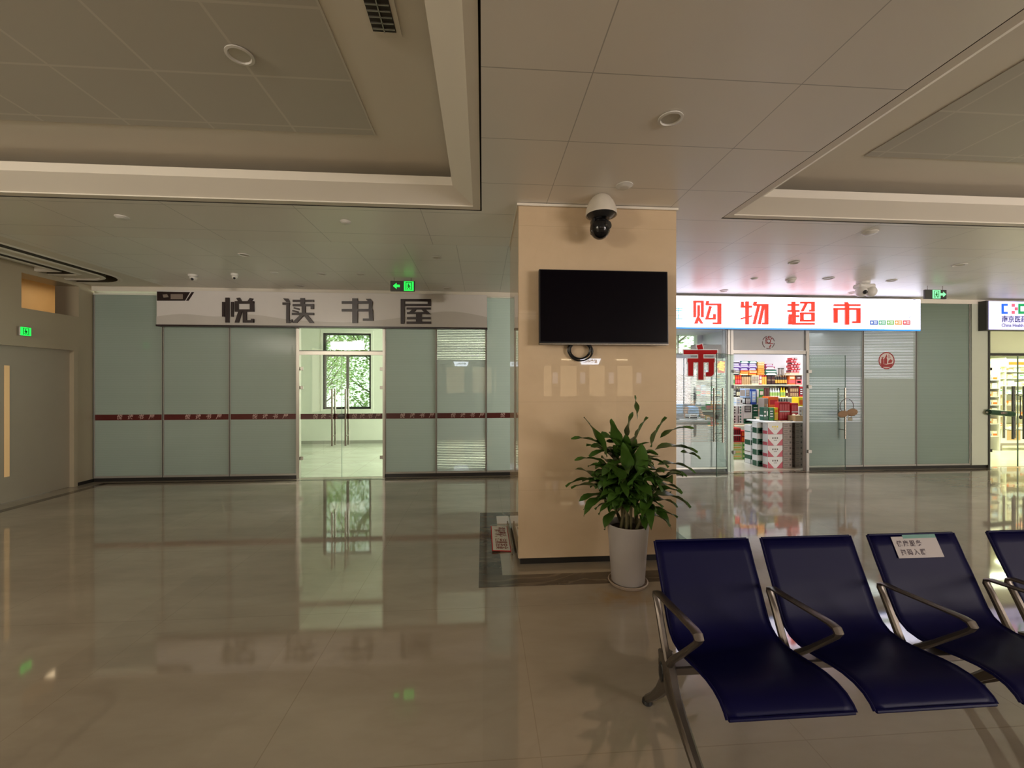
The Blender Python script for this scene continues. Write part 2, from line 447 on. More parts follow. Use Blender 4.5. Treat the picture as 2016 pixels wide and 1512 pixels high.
_t = m_clear.node_tree.nodes.new('ShaderNodeBsdfTransparent'); _t.inputs[0].default_value = (.97, .985, .98, 1); m_clear.node_tree.links.new(_t.outputs[0], m_clear.node_tree.nodes['Material Output'].inputs[0])
m_glass_edge = pm('green_glass_edge', (0.10, 0.16, 0.13), 0.2)
FC = (0.25, 0.30, 0.27)
m_film = film_mat('frosted_film', FC)
m_film_str = film_mat('frosted_film_faint_stripes', (0.28, 0.335, 0.315), bands=[(2.02, 2.6, 0.16), (0.12, 0.62, 0.12)])
m_film_g1 = film_mat('striped_film_clear_top', (0.19, 0.25, 0.25), bands=[(0.55, 1.78, 0.46)], clear_above=1.78, trans=0.025)
m_film_g2 = film_mat('striped_film_middle', (0.12, 0.155, 0.14), bands=[(0.90, 1.72, 0.24), (1.9, 2.3, 0.08)], base_open=0.09)
m_film_g3 = film_mat('striped_film_top', (0.225, 0.27, 0.225), bands=[(1.70, 2.6, 0.20)])
m_film_g4 = film_mat('dark_green_film', (0.12, 0.17, 0.125))
m_red_stripe = pm('dark_red_film', srgb(84, 22, 20), 0.3)
m_pink_txt = pm('pale_pink_lettering', srgb(190, 160, 155), 0.5)
m_maroon = pm('maroon_lettering', srgb(34, 10, 13), 0.35)
m_board = pm('greyish_white_board', (0.74, 0.71, 0.70), 0.3, noise=0.03)
m_board2 = pm('grey_wash_print', (0.58, 0.55, 0.52), 0.3, noise=0.08, nscale=2.5)
m_lightbox = emit_mat('white_lightbox', (0.80, 0.81, 1.0), 3.1)
m_redglow = emit_mat('red_lit_lettering', srgb(238, 44, 22), 1.05)
m_blueglow = emit_mat('blue_lit_edge', srgb(60, 150, 235), 0.9)
m_redstick = pm('red_sticker', (0.50, 0.004, 0.006), 0.5, spec=0.1)
m_whitestick = pm('white_sticker', (0.75, 0.75, 0.75), 0.4)
m_navy = pm('navy_steel_seat', srgb(7, 6, 52), 0.46, noise=0.03, spec=0.12)
m_frame = pm('grey_cast_aluminium', (0.13, 0.11, 0.095), 0.36, metal=0.8)
m_chrome = pm('polished_metal', (0.6, 0.56, 0.5), 0.15, metal=1.0)
m_green_e = emit_mat('green_exit_light', (0.02, 1.0, 0.10), 1.0)
m_green_d = pm('dark_green_print', (0.0, 0.09, 0.02), 0.5)
m_greenpale = emit_mat('pale_green_exit_light', (0.25, 1.0, 0.45), 0.75)
m_white = pm('white_plastic', (0.70, 0.68, 0.64), 0.4)
m_paper = pm('white_paper', (0.75, 0.74, 0.70), 0.7)

# ------------------------------------------------------------------ the hall's shell
XL, XR, YB = -6.35, 16.0, -6.5
o = MB().box(XL - 0.4, XR, YB, 12.6, -0.1, 0.0).build('floor', m_floor); struct(o, 'polished cream marble floor')

# dark marble band set around the pillar and along the shops and the left wall
rx0, rx1, ry0, ry1 = -0.03, 2.10, 3.24, 5.12
b = MB()
b.box(rx0, rx1, ry0, ry0 + 0.195, 0, 0.0015).box(rx0, rx1, ry1 - 0.155, ry1, 0, 0.0015)
b.box(rx0, rx0 + 0.195, ry0 + 0.195, ry1 - 0.155, 0, 0.0015).box(rx1 - 0.195, rx1, ry0 + 0.195, ry1 - 0.155, 0, 0.0015)
struct(b.build('trim_1', m_dstone), 'dark marble band in the floor around the pillar')
b = MB(); b.box(-6.10, -5.98, YB, 7.02, 0, 0.0015).box(-6.10, 1.0, 7.02, 7.10, 0, 0.0015).box(3.0, 9.6, 7.02, 7.10, 0, 0.0015)
struct(b.build('trim_2', m_dstone), 'thin dark stone band along the walls')


def ngon_plane(outer, holes, z, name, mat):
    """flat sheet facing down with holes"""
    import bmesh
    bm = bmesh.new(); ed = []
    for loop in [outer] + holes:
        vs = [bm.verts.new((x, y, z)) for x, y in loop]
        ed += [bm.edges.new((vs[i], vs[(i + 1) % len(vs)])) for i in range(len(vs))]
    bmesh.ops.triangle_fill(bm, edges=ed, use_beauty=True, use_dissolve=False)
    for f in bm.faces:
        f.normal_update()
        if f.normal.z > 0: f.normal_flip()
    me = bpy.data.meshes.new(name); bm.to_mesh(me); bm.free(); me.materials.append(mat)
    o = bpy.data.objects.new(name, me); COL.objects.link(o)
    return o


def sweep(b, outline_fn, profile, skip_last=False):
    """outline_fn(offset) -> closed loop inset by offset; profile [(offset, z)]"""
    rings = [[(x, y, z) for x, y in outline_fn(o)] for o, z in profile]
    n = len(rings[0]); v = [p for r in rings for p in r]; f = []
    for i in range(len(rings) - 1):
        for j in range(n - 1 if skip_last else n):
            a, c = i * n + j, i * n + (j + 1) % n
            f.append((a, a + n, c + n, c))
    b.add(v, f)


def rect_fn(x0, x1, y0, y1):
    return lambda o: [(x0 + o, y0 + o), (x1 - o, y0 + o), (x1 - o, y1 - o), (x0 + o, y1 - o)]


T1 = (-5.0, -0.008, -2.6, 3.815)
T2 = (2.30, 9.0, -2.6, 3.825)


def ring_fn(x0, x1, y0, y1, r):
    def fn(o):
        pts = []; rr = max(r - o, 0.02)
        # left side lies on the wall, right corners rounded
        X1, Y0, Y1 = x1 - o, y0 + o, y1 - o
        pts.append((x0, Y0))
        for k in range(9):
            a = -PI / 2 + PI / 2 * k / 8; pts.append((X1 - rr + rr * math.cos(a), Y0 + rr + rr * math.sin(a)))
        for k in range(9):
            a = PI / 2 * k / 8; pts.append((X1 - rr + rr * math.cos(a), Y1 - rr + rr * math.sin(a)))
        pts.append((x0, Y1))
        return pts
    return fn


ring = ring_fn(XL + 0.001, -5.42, 2.6, 6.98, 0.55)
YS = 4.77
o1 = ngon_plane([(XL, YB), (XR, YB), (XR, YS), (XL, YS)], [rect_fn(*T1)(0), rect_fn(*T2)(0)], H, 'ceiling', m_ceil)
# the oval ceiling ornament crosses the joint line of the two panel fields: cut it out of its own plain sheet
o1b = None
bpy.data.objects.remove(o1)
xs = -5.2
o1 = ngon_plane([(xs, YB), (XR, YB), (XR, YS), (xs, YS)], [rect_fn(T1[0], T1[1], T1[2], T1[3])(0), rect_fn(*T2)(0)], H, 'ceiling', m_ceil)
struct(o1, 'white panel ceiling between the raised trays')
o2 = ngon_plane([(xs, YS), (XR, YS), (XR, FY + 0.02), (xs, FY + 0.02)], [], H, 'ceiling', m_ceil_back); struct(o2, 'white tiled ceiling in front of the shops')
o3 = ngon_plane([(XL, YB), (xs, YB), (xs, FY + 0.02), (XL, FY + 0.02)], [ring(0)], H, 'ceiling', m_ceil_plain); struct(o3, 'plain ceiling with rounded step mouldings by the left wall')
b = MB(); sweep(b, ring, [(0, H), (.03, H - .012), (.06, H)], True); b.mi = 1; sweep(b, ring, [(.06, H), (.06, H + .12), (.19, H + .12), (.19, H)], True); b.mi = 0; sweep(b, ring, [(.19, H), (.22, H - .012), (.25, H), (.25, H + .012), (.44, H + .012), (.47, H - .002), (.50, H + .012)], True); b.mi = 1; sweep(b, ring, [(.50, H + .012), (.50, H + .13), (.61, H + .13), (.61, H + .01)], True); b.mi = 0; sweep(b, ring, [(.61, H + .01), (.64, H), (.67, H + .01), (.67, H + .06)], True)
vl = ring(.67); nb = len(b.v); b.add([(x, y, H + .06) for x, y in vl], [tuple(range(len(vl)))[::-1]])
struct(b.build('trim_3', [m_ceil_plain, pm('reveal_shade_tone', (0.10, 0.085, 0.06), 0.7)]), 'rounded stepped ceiling moulding')  # groove insides coloured dark, recess shade put into the paint

for i, (T, px0) in enumerate(((T1, None), (T2, None))):
    fn = rect_fn(*T)
    b = MB()
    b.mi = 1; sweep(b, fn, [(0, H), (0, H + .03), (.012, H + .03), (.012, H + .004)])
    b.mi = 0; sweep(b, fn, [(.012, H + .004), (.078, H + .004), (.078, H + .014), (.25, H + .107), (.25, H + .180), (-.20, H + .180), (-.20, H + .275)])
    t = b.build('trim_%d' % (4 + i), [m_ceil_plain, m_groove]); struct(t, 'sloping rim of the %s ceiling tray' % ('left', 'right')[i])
    # upper ceiling: plaster border and perforated field
    up = ngon_plane(fn(-.20), [], H + .275, 'ceiling', m_ceil_plain); struct(up, 'raised ceiling inside the %s tray' % ('left', 'right')[i])
    pf = fn(.80)
    x0, x1, y0, y1 = pf[0][0], pf[1][0], pf[0][1], pf[2][1]
    if i == 0: x1, y1 = -0.80, 3.16
    else: x0, y1 = 3.12, 3.16
    q = MB().box(x0, x1, y0, y1, H + .2695, H + .2745).build('ceiling', m_perf); struct(q, 'perforated panel field of the %s tray' % ('left', 'right')[i])
# roof slab over everything, keeps the sky out
b = MB().box(XL - 0.4, XR + 0.1, YB - 0.1, 12.7, H + 0.5, H + 0.6); struct(b.build('ceiling', m_ceil_plain), 'slab above the ceiling')

# ceiling air vent in the border of the left tray
vt = thing('ceiling_vent', 'dark slotted air vent in the border of the raised left ceiling', 'vent', (-0.515, 1.95, H + .26))
MB().box(-0.60, -0.43, 1.45, 2.24, H + .262, H + .272).build('vent_frame', m_ceil_plain, vt)
MB().box(-0.575, -0.455, 1.475, 2.215, H + .258, H + .262).build('vent_backing', m_groove, vt)
b = MB()
for k in range(21):
    yy = 1.49 + k * 0.035; b.box(-0.572, -0.458, yy, yy + 0.006, H + .252, H + .258)
b.box(-0.518, -0.512, 1.475, 2.215, H + .252, H + .258)
b.build('slat', m_alu, vt)

# ------------------------------------------------------------------ walls of the hall
b = MB()
WT = 0.35
# left wall with door opening Y 4.9..6.88 (z to 2.12) and a clerestory opening Y 6.15..6.96 (z 2.655..3.13)
b.box(XL - WT, XL, YB, 4.9, 0, H + .25).box(XL - WT, XL, 4.9, 6.88, 2.13, 2.655).box(XL - WT, XL, 4.9, 6.15, 2.655, H + .25)
b.box(XL - WT, XL, 6.15, 6.96, 3.14, H + .25).box(XL - WT, XL, 6.96, FY + 0.02, 2.655, H + .25).box(XL - WT, XL, 6.88, FY + 0.02, 0, 2.655)
struct(b.build('wall_left', m_wall_l), 'beige left wall with a door and a high opening')
b = MB().box(XL, XL + 0.012, 6.90, FY, 0, 0.05); struct(b.build('baseboard_left', m_dark))
# door leaves, with a narrow glazed slit
d = sthing('door_1', (XL - 0.1, 5.9, 0), 'beige double door with a narrow lit window slit')
m_door = pm('beige_door_leaf', (0.37, 0.33, 0.255), 0.35, noise=0.03)
b = MB().box(XL - 0.09, XL - 0.045, 5.90, 6.87, 0.005, 2.12); b.build('door_leaf', m_door, d)
b = MB()
b.box(XL - 0.09, XL - 0.045, 4.91, 5.895, 0.005, 2.12); b.build('door_leaf', m_door, d)
MB().box(XL - 0.044, XL - 0.040, 5.985, 6.045, 0.35, 1.85).build('window_slit', emit_mat('warm_lit_glass', (1.0, 0.66, 0.32), 0.085), d)
b = MB().box(XL - 0.05, XL + 0.02, 4.85, 4.92, 0, 2.17).box(XL - 0.05, XL + 0.02, 6.86, 6.92, 0, 2.17).box(XL - 0.05, XL + 0.02, 4.92, 6.86, 2.12, 2.17)
b.build('door_frame', m_wall_l, d)
# lit space behind the high opening
b = MB().box(-7.9, -7.85, 4.0, 8.6, 2.3, 3.45).box(-7.85, XL - WT, 4.0, 8.6, 2.3, 2.35).box(-7.85, XL - WT, 8.55, 8.6, 2.35, 3.45).box(-7.85, XL - WT, 4.0, 4.05, 2.35, 3.45).box(-7.85, XL - WT, 4.05, 8.55, 3.4, 3.45)
struct(b.build('wall_beyond_left', pm('warm_wall', (0.60, 0.42, 0.22), 0.7)), 'warm lit wall beyond the high opening')
area('side_room_lamp', (-7.3, 7.9, 3.36), (0, 0, 0), 0.5, 0.8, 4.2, (1.0, 0.76, 0.46))

b = MB().box(XR, XR + 0.1, YB, 12.6, 0, H + .5); struct(b.build('wall_right', m_wall_w))
m_bwall = pm('grey_beige_wall', (0.40, 0.36, 0.29), 0.5)
b = MB().box(XL - WT, XR, YB - 0.1, YB, 0, H + .3); struct(b.build('wall_back', m_bwall), 'wall behind the viewer')
for nm, (a0, a1, ax) in (('window_40', (-5.9, -1.3, 'y')), ('window_41', (7.5, 13.5, 'x'))):  # frames added around the unseen hall fill lights
    w = sthing(nm, {'y': (XL, -3.6, .55), 'x': (10.5, YB, .55), 'r': (XR, 2.6, .55)}[ax], 'window frame added around the fill light behind the viewer' if ax != 'r' else 'window frame added around a fill light at the far right end of the hall')
    b = MB()
    for k in range(5):
        q = a0 + (a1 - a0) * k / 4
        if ax == 'y': b.box(XL, XL + .06, q - .03, q + .03, .5, 3.0)
        elif ax == 'r': b.box(XR - .06, XR, q - .03, q + .03, .5, 3.0)
        else: b.box(q - .03, q + .03, YB, YB + .07, .5, 3.0)
    for zz in (.5, 2.96):
        if ax == 'y': b.box(XL, XL + .06, a0, a1, zz, zz + .05)
        elif ax == 'r': b.box(XR - .06, XR, a0, a1, zz, zz + .05)
        else: b.box(a0, a1, YB, YB + .07, zz, zz + .05)
    b.build('window_frame', m_alud, w)
# bulkhead above the shop fronts
b = MB().box(XL, XR, FY - 0.03, FY + 0.10, 3.12, H - 0.001); struct(b.build('wall_front', m_ceil_plain), 'bulkhead above the shop fronts')

# ------------------------------------------------------------------ pillar
PX0, PX1, PY0, PY1 = 0.315, 1.758, 3.62, 4.72
p = thing('pillar', 'square pillar clad in polished beige marble in the middle of the hall', 'pillar', ((PX0 + PX1) / 2, (PY0 + PY1) / 2, 0))
MB().box(PX0 + .02, PX1 - .02, PY0 + .02, PY1 - .02, 0, 0.055).build('recessed_plinth', m_dark, p)
MB().box(PX0, PX1, PY0, PY1, 0.055, 3.175, 0.006).build('cladding', m_pillar, p)
MB().box(PX0 - .012, PX1 + .012, PY0 - .012, PY1 + .012, 3.175, H - .004).build('top_trim', m_ceil_plain, p)

# ------------------------------------------------------------------ shop front helpers
def pane(x0, x1, z0, z1, mat, label=None, y=FY, frame=True, n=[0], stripe=None, text_at=None):
    n[0] += 1
    w = sthing('window_%d' % n[0], ((x0 + x1) / 2, y, z0), label)
    b = MB(); b.mi = 1; b.box(x0 + .012, x1 - .012, y - .006, y + .006, z0 + .02, z1); b.m[2] = 0
    b.build('pane', [mat, m_clear], w)
    if frame:
        b = MB().box(x0, x0 + .014, y - .02, y + .03, z0, z1).box(x1 - .014, x1, y - .02, y + .03, z0, z1).box(x0 + .014, x1 - .014, y - .02, y + .03, z0, z0 + .03)
        b.build('frame', m_alu_l, w)
        MB().box(x0 - .004, x0 + .004, y - .024, y - .019, z0, z1).build('black_gasket', m_alud, w)
    if stripe:
        s = MB().box(x0 + .016, x1 - .016, y - .0085, y - .006, 1.005, 1.098).build('red_stripe', m_red_stripe, w)
        s['label'] = 'dark red stripe with the shop name in pale letters'
        t = MB(); cx = text_at if text_at is not None else (x0 + x1) / 2 + 0.1
        body = stripe
        for k, ch in enumerate(body): text_mb(t, ch, 0.085, cx + (k - (len(body) - 1) / 2) * 0.165, y - .010, 1.052, bold=0.0012, shear=0.25)
        t.build('lettering', m_pink_txt, s)
    return w


NAME = '悦读书屋'
Z0 = 0.06
# bookshop side
edges = [-6.331, -5.263, -4.211, -3.125]
for i in range(3):
    w = pane(edges[i], edges[i + 1], Z0, 3.06 if i == 0 else 2.62, m_film, ['leftmost tall frosted pane of the bookshop front', 'second frosted pane from the left of the bookshop front', 'frosted pane just left of the bookshop door'][i], stripe=NAME)
    if i == 0: MB().box(edges[0], edges[1], FY - .02, FY + .02, 3.06, 3.08).build('top_trim', pm('pale_top_trim', (0.75, 0.76, 0.68), 0.3), w)
edr = [-1.665, -0.798, 0.062, 0.96]
for i in range(3):
    w = pane(edr[i], edr[i + 1], Z0, 3.10 if i == 2 else 2.62, m_film_str if i == 1 else m_film, ['frosted pane just right of the bookshop door', 'frosted pane with faint stripes under the right end of the bookshop sign', 'tall frosted pane beside the pillar'][i], stripe=NAME, text_at=(edr[2] + .53 if i == 2 else None))
MB().box(edr[2], edr[3], FY - .02, FY + .02, 3.10, 3.12).build('top_trim', MATS['pale_top_trim'], w)
b = MB().box(-6.33, -3.13, FY - .005, FY + .06, 0, 0.06).box(-1.66, 0.96, FY - .005, FY + .06, 0, .06); struct(b.build('baseboard_front', m_dark), 'black plinth under the bookshop glass')
b = MB().box(0.96, 3.0, FY - .02, FY + .08, 0, 3.12); struct(b.build('wall_between_shops', m_wall_w), 'wall between the two shops')

# bookshop door
DX0, DX1 = -3.10, -1.68
dr = sthing('door_2', ((DX0 + DX1) / 2, FY, 0), 'clear glass double door of the bookshop')
b = MB()
b.box(DX0 - .025, DX0 + .022, FY - .035, FY + .04, 0, 2.62).box(DX1 - .022, DX1 + .016, FY - .035, FY + .04, 0, 2.62).box(DX0 + .022, DX1 - .022, FY - .035, FY + .04, 2.095, 2.155)
b.build('door_frame', m_alu, dr)
MB().box(DX0 + .022, DX1 - .022, FY - .036, FY - .03, 2.155, 2.168).build('black_gasket', m_alud, dr)
MB().box(DX0 + .03, DX1 - .03, FY - .005, FY + .005, 2.16, 2.60).build('transom_glass', m_glass, dr)
MID = -2.393
for side, (a0, a1) in enumerate(((DX0 + .03, MID - .004), (MID + .004, DX1 - .03))):
    lf = MB().box(a0, a1, FY - .006, FY + .006, 0.012, 2.09).build('glass_leaf', m_glass, dr)
    e = MB().box(a0 if side else a1 - .0015, a0 + .0015 if side else a1, FY - .0065, FY + .0065, 0.012, 2.09); e.build('glass_edge', m_glass_edge, lf)
    hx = MID - .135 if side == 0 else MID + .085
    for yy, dx in ((FY - .07, 0), (FY + .07, 0)):
        hb = MB().tube([(hx + dx, yy, .555), (hx + dx, yy, 1.52)], .016, 12)
        for zz in (.72, 1.36): hb.tube([(hx, yy, zz), (hx, FY + (.006 if yy > FY else -.006), zz)], .009, 8)
        hb.build('door_handle', m_steel, lf, smooth=True)
    s = MB().box(a0 + .002, a1 - .002, FY - .0085, FY - .006, 1.002, 1.095).build('red_stripe', m_red_stripe, lf)
    t = MB(); cx = (a0 + a1) / 2 + .10 if side == 0 else (a0 + a1) / 2 + .06
    for k, ch in enumerate(NAME): text_mb(t, ch, .085, cx + (k - 1.5) * .13, FY - .010, 1.049, bold=.0012, shear=.25)
    t.build('lettering', m_pink_txt, s)
    for zz in (0.315, 1.51, 1.83):
        x = a0 - .005 if side == 0 else a1 - .045
        MB().box(x, x + .05, FY - .014, FY + .014, zz, zz + .058, .003).build('hinge', m_alu, lf)
lk = MB(); lk.lathe([(.001, 0), (.055, 0), (.06, .008), (.05, .02), (.001, .024)], 0, 0, 20)
lk.v = [(MID + v[0] * 1.15, FY - .006 - v[2], 1.05 + v[1] * .75) for v in lk.v]
lk.build('door_lock', m_alud, dr, smooth=True)

# bookshop sign
BX0, BX1 = -5.27, 0.078
sg = thing('shop_sign', 'long unlit pale sign board reading 悦读书屋 over the bookshop', 'sign', ((BX0 + BX1) / 2, FY - .1, 2.565))
MB().box(BX0, BX1, FY - .14, FY - .035, 2.565, 3.125, .004).build('sign_panel', m_board, sg)
MB().box(BX0 - .005, BX1 + .005, FY - .15, FY - .035, 2.538, 2.565).build('bottom_trim', m_maroon, sg)
wv = []
for k in range(61):
    x = BX0 + (BX1 - BX0) * k / 60; u = k / 60
    wv.append((x, 2.695 + .07 * math.sin(u * 9.0) * (.4 + u) + .03 * math.sin(u * 27) * math.exp(-((u - .15) / .2) ** 2) + .05 * math.exp(-((u - .88) / .1) ** 2)))
b = MB()
for (xa, za), (xb, zb) in zip(wv, wv[1:]): b.prism([(xa, 2.567), (xb, 2.567), (xb, zb), (xa, za)], FY - .1412, FY - .14)
b.build('hill_print', m_board2, sg)


def fromzoom(quads, ox, oy, sc, Y, y0, y1, grow=0):
    """letter strokes measured in the photograph -> prisms on the plane Y"""
    b = MB()
    for k, q in enumerate(quads):
        if len(q) == 4 and not isinstance(q[0], tuple):
            x0, z0, x1, z1 = q; q = [(x0 - grow, z0 - grow), (x1 + grow, z0 - grow), (x1 + grow, z1 + grow), (x0 - grow, z1 + grow)]
        elif grow:
            cx = sum(p_[0] for p_ in q) / len(q); q = [(p_[0] + (grow if p_[0] > cx else -grow), p_[1]) for p_ in q]
        b.prism([at(ox + px / sc, oy + py / sc, Y) for px, py in q], y0 - k * .0002, y1)
    return b


YU = [(565, 195, 582, 300), (588, 165, 615, 342), (628, 195, 645, 300), [(665, 168), (690, 165), (705, 192), (680, 194)], [(745, 192), (762, 167), (785, 172), (770, 194)],
      (655, 190, 790, 208), (655, 248, 790, 265), (655, 190, 680, 265), (762, 190, 790, 265), [(680, 262), (706, 262), (682, 342), (655, 342)], (712, 262, 738, 342), (712, 325, 790, 342), (770, 315, 790, 342)]
DU = [[(997, 170), (1033, 172), (1046, 195), (1020, 195)], (993, 199, 1045, 216), (1020, 199, 1042, 345), [(1042, 330), (1062, 318), (1064, 332), (1045, 345)],
      (1065, 180, 1215, 195), (1120, 168, 1150, 215), (1065, 210, 1215, 226), [(1193, 226), (1215, 226), (1215, 245), (1193, 245)], [(1075, 232), (1112, 242), (1110, 252), (1072, 242)], [(1065, 252), (1106, 262), (1104, 272), (1062, 262)],
      (1060, 272, 1215, 288), (1130, 226, 1156, 290), [(1120, 286), (1150, 286), (1095, 343), (1062, 343)], [(1140, 286), (1170, 286), (1217, 345), (1186, 345)]]
SHU = [(45, 190, 262, 208), (45, 245, 262, 262), (120, 170, 158, 345), [(238, 206), (265, 192), (258, 250), (236, 250)], [(236, 260), (266, 250), (268, 328), (240, 328)], (195, 313, 268, 328), [(215, 174), (250, 174), (262, 192), (232, 192)]]
WU = [(463, 175, 678, 191), (655, 175, 678, 225), (463, 209, 678, 225), [(463, 175), (492, 175), (490, 350), (463, 350)], (505, 235, 677, 249), [(545, 249), (575, 249), (548, 276), (515, 276)], [(610, 249), (640, 249), (677, 283), (645, 283)],
      (508, 268, 665, 281), (508, 303, 676, 318), (572, 281, 612, 350), (505, 335, 678, 350)]
for q, (ox, oy, sc) in ((YU, (280, 540, 3.6)), (DU, (280, 540, 3.6)), (SHU, (660, 540, 3.6)), (WU, (660, 540, 3.6))):
    fromzoom(q, ox, oy, sc, FY - .165, FY - .165, FY - .14).build('letter', m_maroon, sg)
# corner badge of the sign
def Sx(x, y): return at(x, y, FY - .145)
b = MB().prism([Sx(309, 574), Sx(374, 575), Sx(364, 592), Sx(309, 592)], FY - .145, FY - .14)
b.prism([Sx(377, 575), Sx(382, 575), Sx(371, 592), Sx(366, 592)], FY - .145, FY - .14)
bd = b.build('corner_badge', m_maroon, sg)
b = MB().prism([Sx(336, 579), Sx(360, 579), Sx(360, 589), Sx(336, 589)], FY - .1465, FY - .145).prism([Sx(320, 580), Sx(329, 579), Sx(332, 585), Sx(322, 586)], FY - .1465, FY - .145)
b.build('badge_plate', pm('taupe_print', (0.25, 0.20, 0.17), 0.5), bd)

# ------------------------------------------------------------------ bookshop room and what lies outside its window
b = MB()
BY = 11.3
WX = [(-4.24, -2.99)]
zs0, zs1 = 0.93, 2.96
b.box(-6.4, WX[0][0], BY, BY + .2, 0, 3.1).box(WX[0][1], 2.5, BY, BY + .2, 0, 3.1)
for a0, a1 in WX: b.box(a0, a1, BY, BY + .2, 0, zs0).box(a0, a1, BY, BY + .2, zs1, 3.1)
b.box(-6.5, -6.4, FY + .1, BY + .2, 0, 3.1).box(2.4, 2.5, FY + .1, BY + .2, 0, 3.1)
b.box(-6.5, 2.5, FY + .1, BY + .2, 3.1, 3.2)
struct(b.build('wall_bookshop', m_wall_pale), 'pale walls of the empty bookshop room')
b = MB().box(-6.4, 2.4, BY - .015, BY, 0, .09); struct(b.build('baseboard_back', pm('grey_skirting', (0.33, 0.32, 0.27), 0.5)))
m_fl2 = stone('pale_floor_tile', (0.60, 0.60, 0.50), (0.72, 0.72, 0.62), (0.45, 0.44, 0.36), 0.12, [(0, 0.8, 0.1, .004), (1, 0.8, 0.3, .004)], (0.3, 0.3, 0.24), vein_amt=.25)
MB().box(-6.4, 2.4, FY + .06, BY, 0, .004).build('floor', m_fl2)['kind'] = 'structure'
for i, (a0, a1) in enumerate(WX):
    w = sthing('window_%d' % (20 + i), ((a0 + a1) / 2, BY, zs0), 'dark framed window at the back of the bookshop')
    mid = (a0 + a1) / 2
    b = MB().box(a0, a0 + .06, BY + .02, BY + .09, zs0, zs1).box(a1 - .05, a1, BY + .02, BY + .09, zs0, zs1).box(a0, a1, BY + .02, BY + .09, zs0, zs0 + .06).box(a0, a1, BY + .02, BY + .09, zs1 - .05, zs1)
    b.box(mid - .03, mid + .03, BY + .02, BY + .09, zs0, 2.34).box(a0, a1, BY + .02, BY + .09, 2.34, 2.39)
    b.build('window_frame', m_alud, w)
    MB().box(a0 + .05, a1 - .05, BY + .05, BY + .056, zs0 + .05, zs1 - .05).build('pane', m_glass, w)
    b = MB().box(a0 - .06, a0, BY - .012, BY + .02, zs0 - .06, zs1 + .06).box(a1, a1 + .06, BY - .012, BY + .02, zs0 - .06, zs1 + .06).box(a0, a1, BY - .012, BY + .02, zs0 - .06, zs0).box(a0, a1, BY - .012, BY + .02, zs1, zs1 + .06)
    b.build('window_surround', m_wall_pale, w)
w = sthing('window_22', (2.4, 9.3, .8), 'window frame added around the side fill light of the bookshop room')  # frame added around the unseen bookshop side fill
b = MB()
for yy in (8.0, 9.28, 10.56): b.box(2.37, 2.4, yy, yy + .05, .78, 2.84)
b.box(2.37, 2.4, 8.0, 10.6, .76, .80).box(2.37, 2.4, 8.0, 10.6, 2.82, 2.86); b.build('window_frame', m_alud, w)
w = thing('fill_lamp', 'slim fill lamp added under the hall ceiling behind the viewer', 'lamp', (-5.1, -1.75, 3.0))  # unseen lamp case added for the shop front fill
MB().box(-5.75, -4.45, -1.85, -1.68, 2.95, 3.15).build('lamp_body', m_white, w)
for xx in (-5.5, -4.7): MB().tube([(xx, -1.76, 3.15), (xx, -1.76, 3.2)], .01, 8).build('hanger', m_white, w)
# outside ground
b = MB().box(-14, 9, 11.55, 30, -.25, -.15); struct(b.build('ground_outside', pm('grass_ground', (0.30, 0.42, 0.14), 0.9, noise=.3, nscale=3)), 'grass outside the window')
m_leafout = pm('spring_leaf', (0.50, 0.68, 0.30), 0.6, noise=.35, nscale=2.0)
m_bark = pm('pale_bark', (0.16, 0.15, 0.10), 0.9, noise=.3, nscale=12)


def tree(x, y, h, rad, nleaf, label, seed):
    rnd = random.Random(seed)
    t = thing('tree', label, 'tree', (x, y, -.15))
    b = MB(); tips = []
    b.tube([(x, y, -.15), (x + .05, y, h * .35), (x - .05, y + .05, h * .6), (x, y, h * .85)], [.10, .08, .05, .02], 8)
    for k in range(16):
        a = rnd.uniform(0, 2 * PI); z0 = h * rnd.uniform(.12, .6); L = rad * rnd.uniform(.8, 1.2); e = rnd.uniform(.5, 1.2)
        p0 = Vector((x, y, z0)); p1 = p0 + Vector((math.cos(a) * L * .5, math.sin(a) * L * .5, L * .45 * e)); p2 = p1 + Vector((math.cos(a + .4) * L * .5, math.sin(a + .4) * L * .5, L * .7 * e))
        b.tube([p0, p1, p2], [.035, .022, .008], 5); tips += [p1, (p1 + p2) / 2, p2]
        for q in range(3):
            a2 = a + rnd.uniform(-1.2, 1.2); s0 = p0.lerp(p1, rnd.random()); s1 = s0 + Vector((math.cos(a2), math.sin(a2), rnd.uniform(.3, 1.2))) * L * .5
            b.tube([s0, s1], [.014, .005], 4); tips.append(s1)
    b.build('branches', m_bark, t, smooth=True)
    b = MB()
    for k in range(nleaf):
        c = rnd.choice(tips) + Vector((rnd.gauss(0, .3), rnd.gauss(0, .3), rnd.gauss(0, .35)))
        R = Matrix.Translation(c) @ Matrix.Rotation(rnd.uniform(0, 6.3), 4, 'Z') @ Matrix.Rotation(rnd.uniform(0, PI), 4, 'X') @ Matrix.Scale(rnd.uniform(.6, 1.3), 4)
        b.xf = R; b.add([(-.055, 0, 0), (0, -.03, .008), (.055, 0, 0), (0, .03, .008)], [(0, 1, 2, 3)])
    b.xf = None; b.build('foliage', m_leafout, t)


tree(-6.4, 16.6, 4.9, 1.5, 4200, 'light green tree seen in the left half of the bookshop window', 3)
tree(-3.3, 13.6, 4.4, 1.2, 4200, 'forked light green tree seen in the right half of the bookshop window', 5)
tree(-8.6, 22.0, 6.6, 2.4, 3000, 'farther light green tree behind the two by the bookshop window', 9)

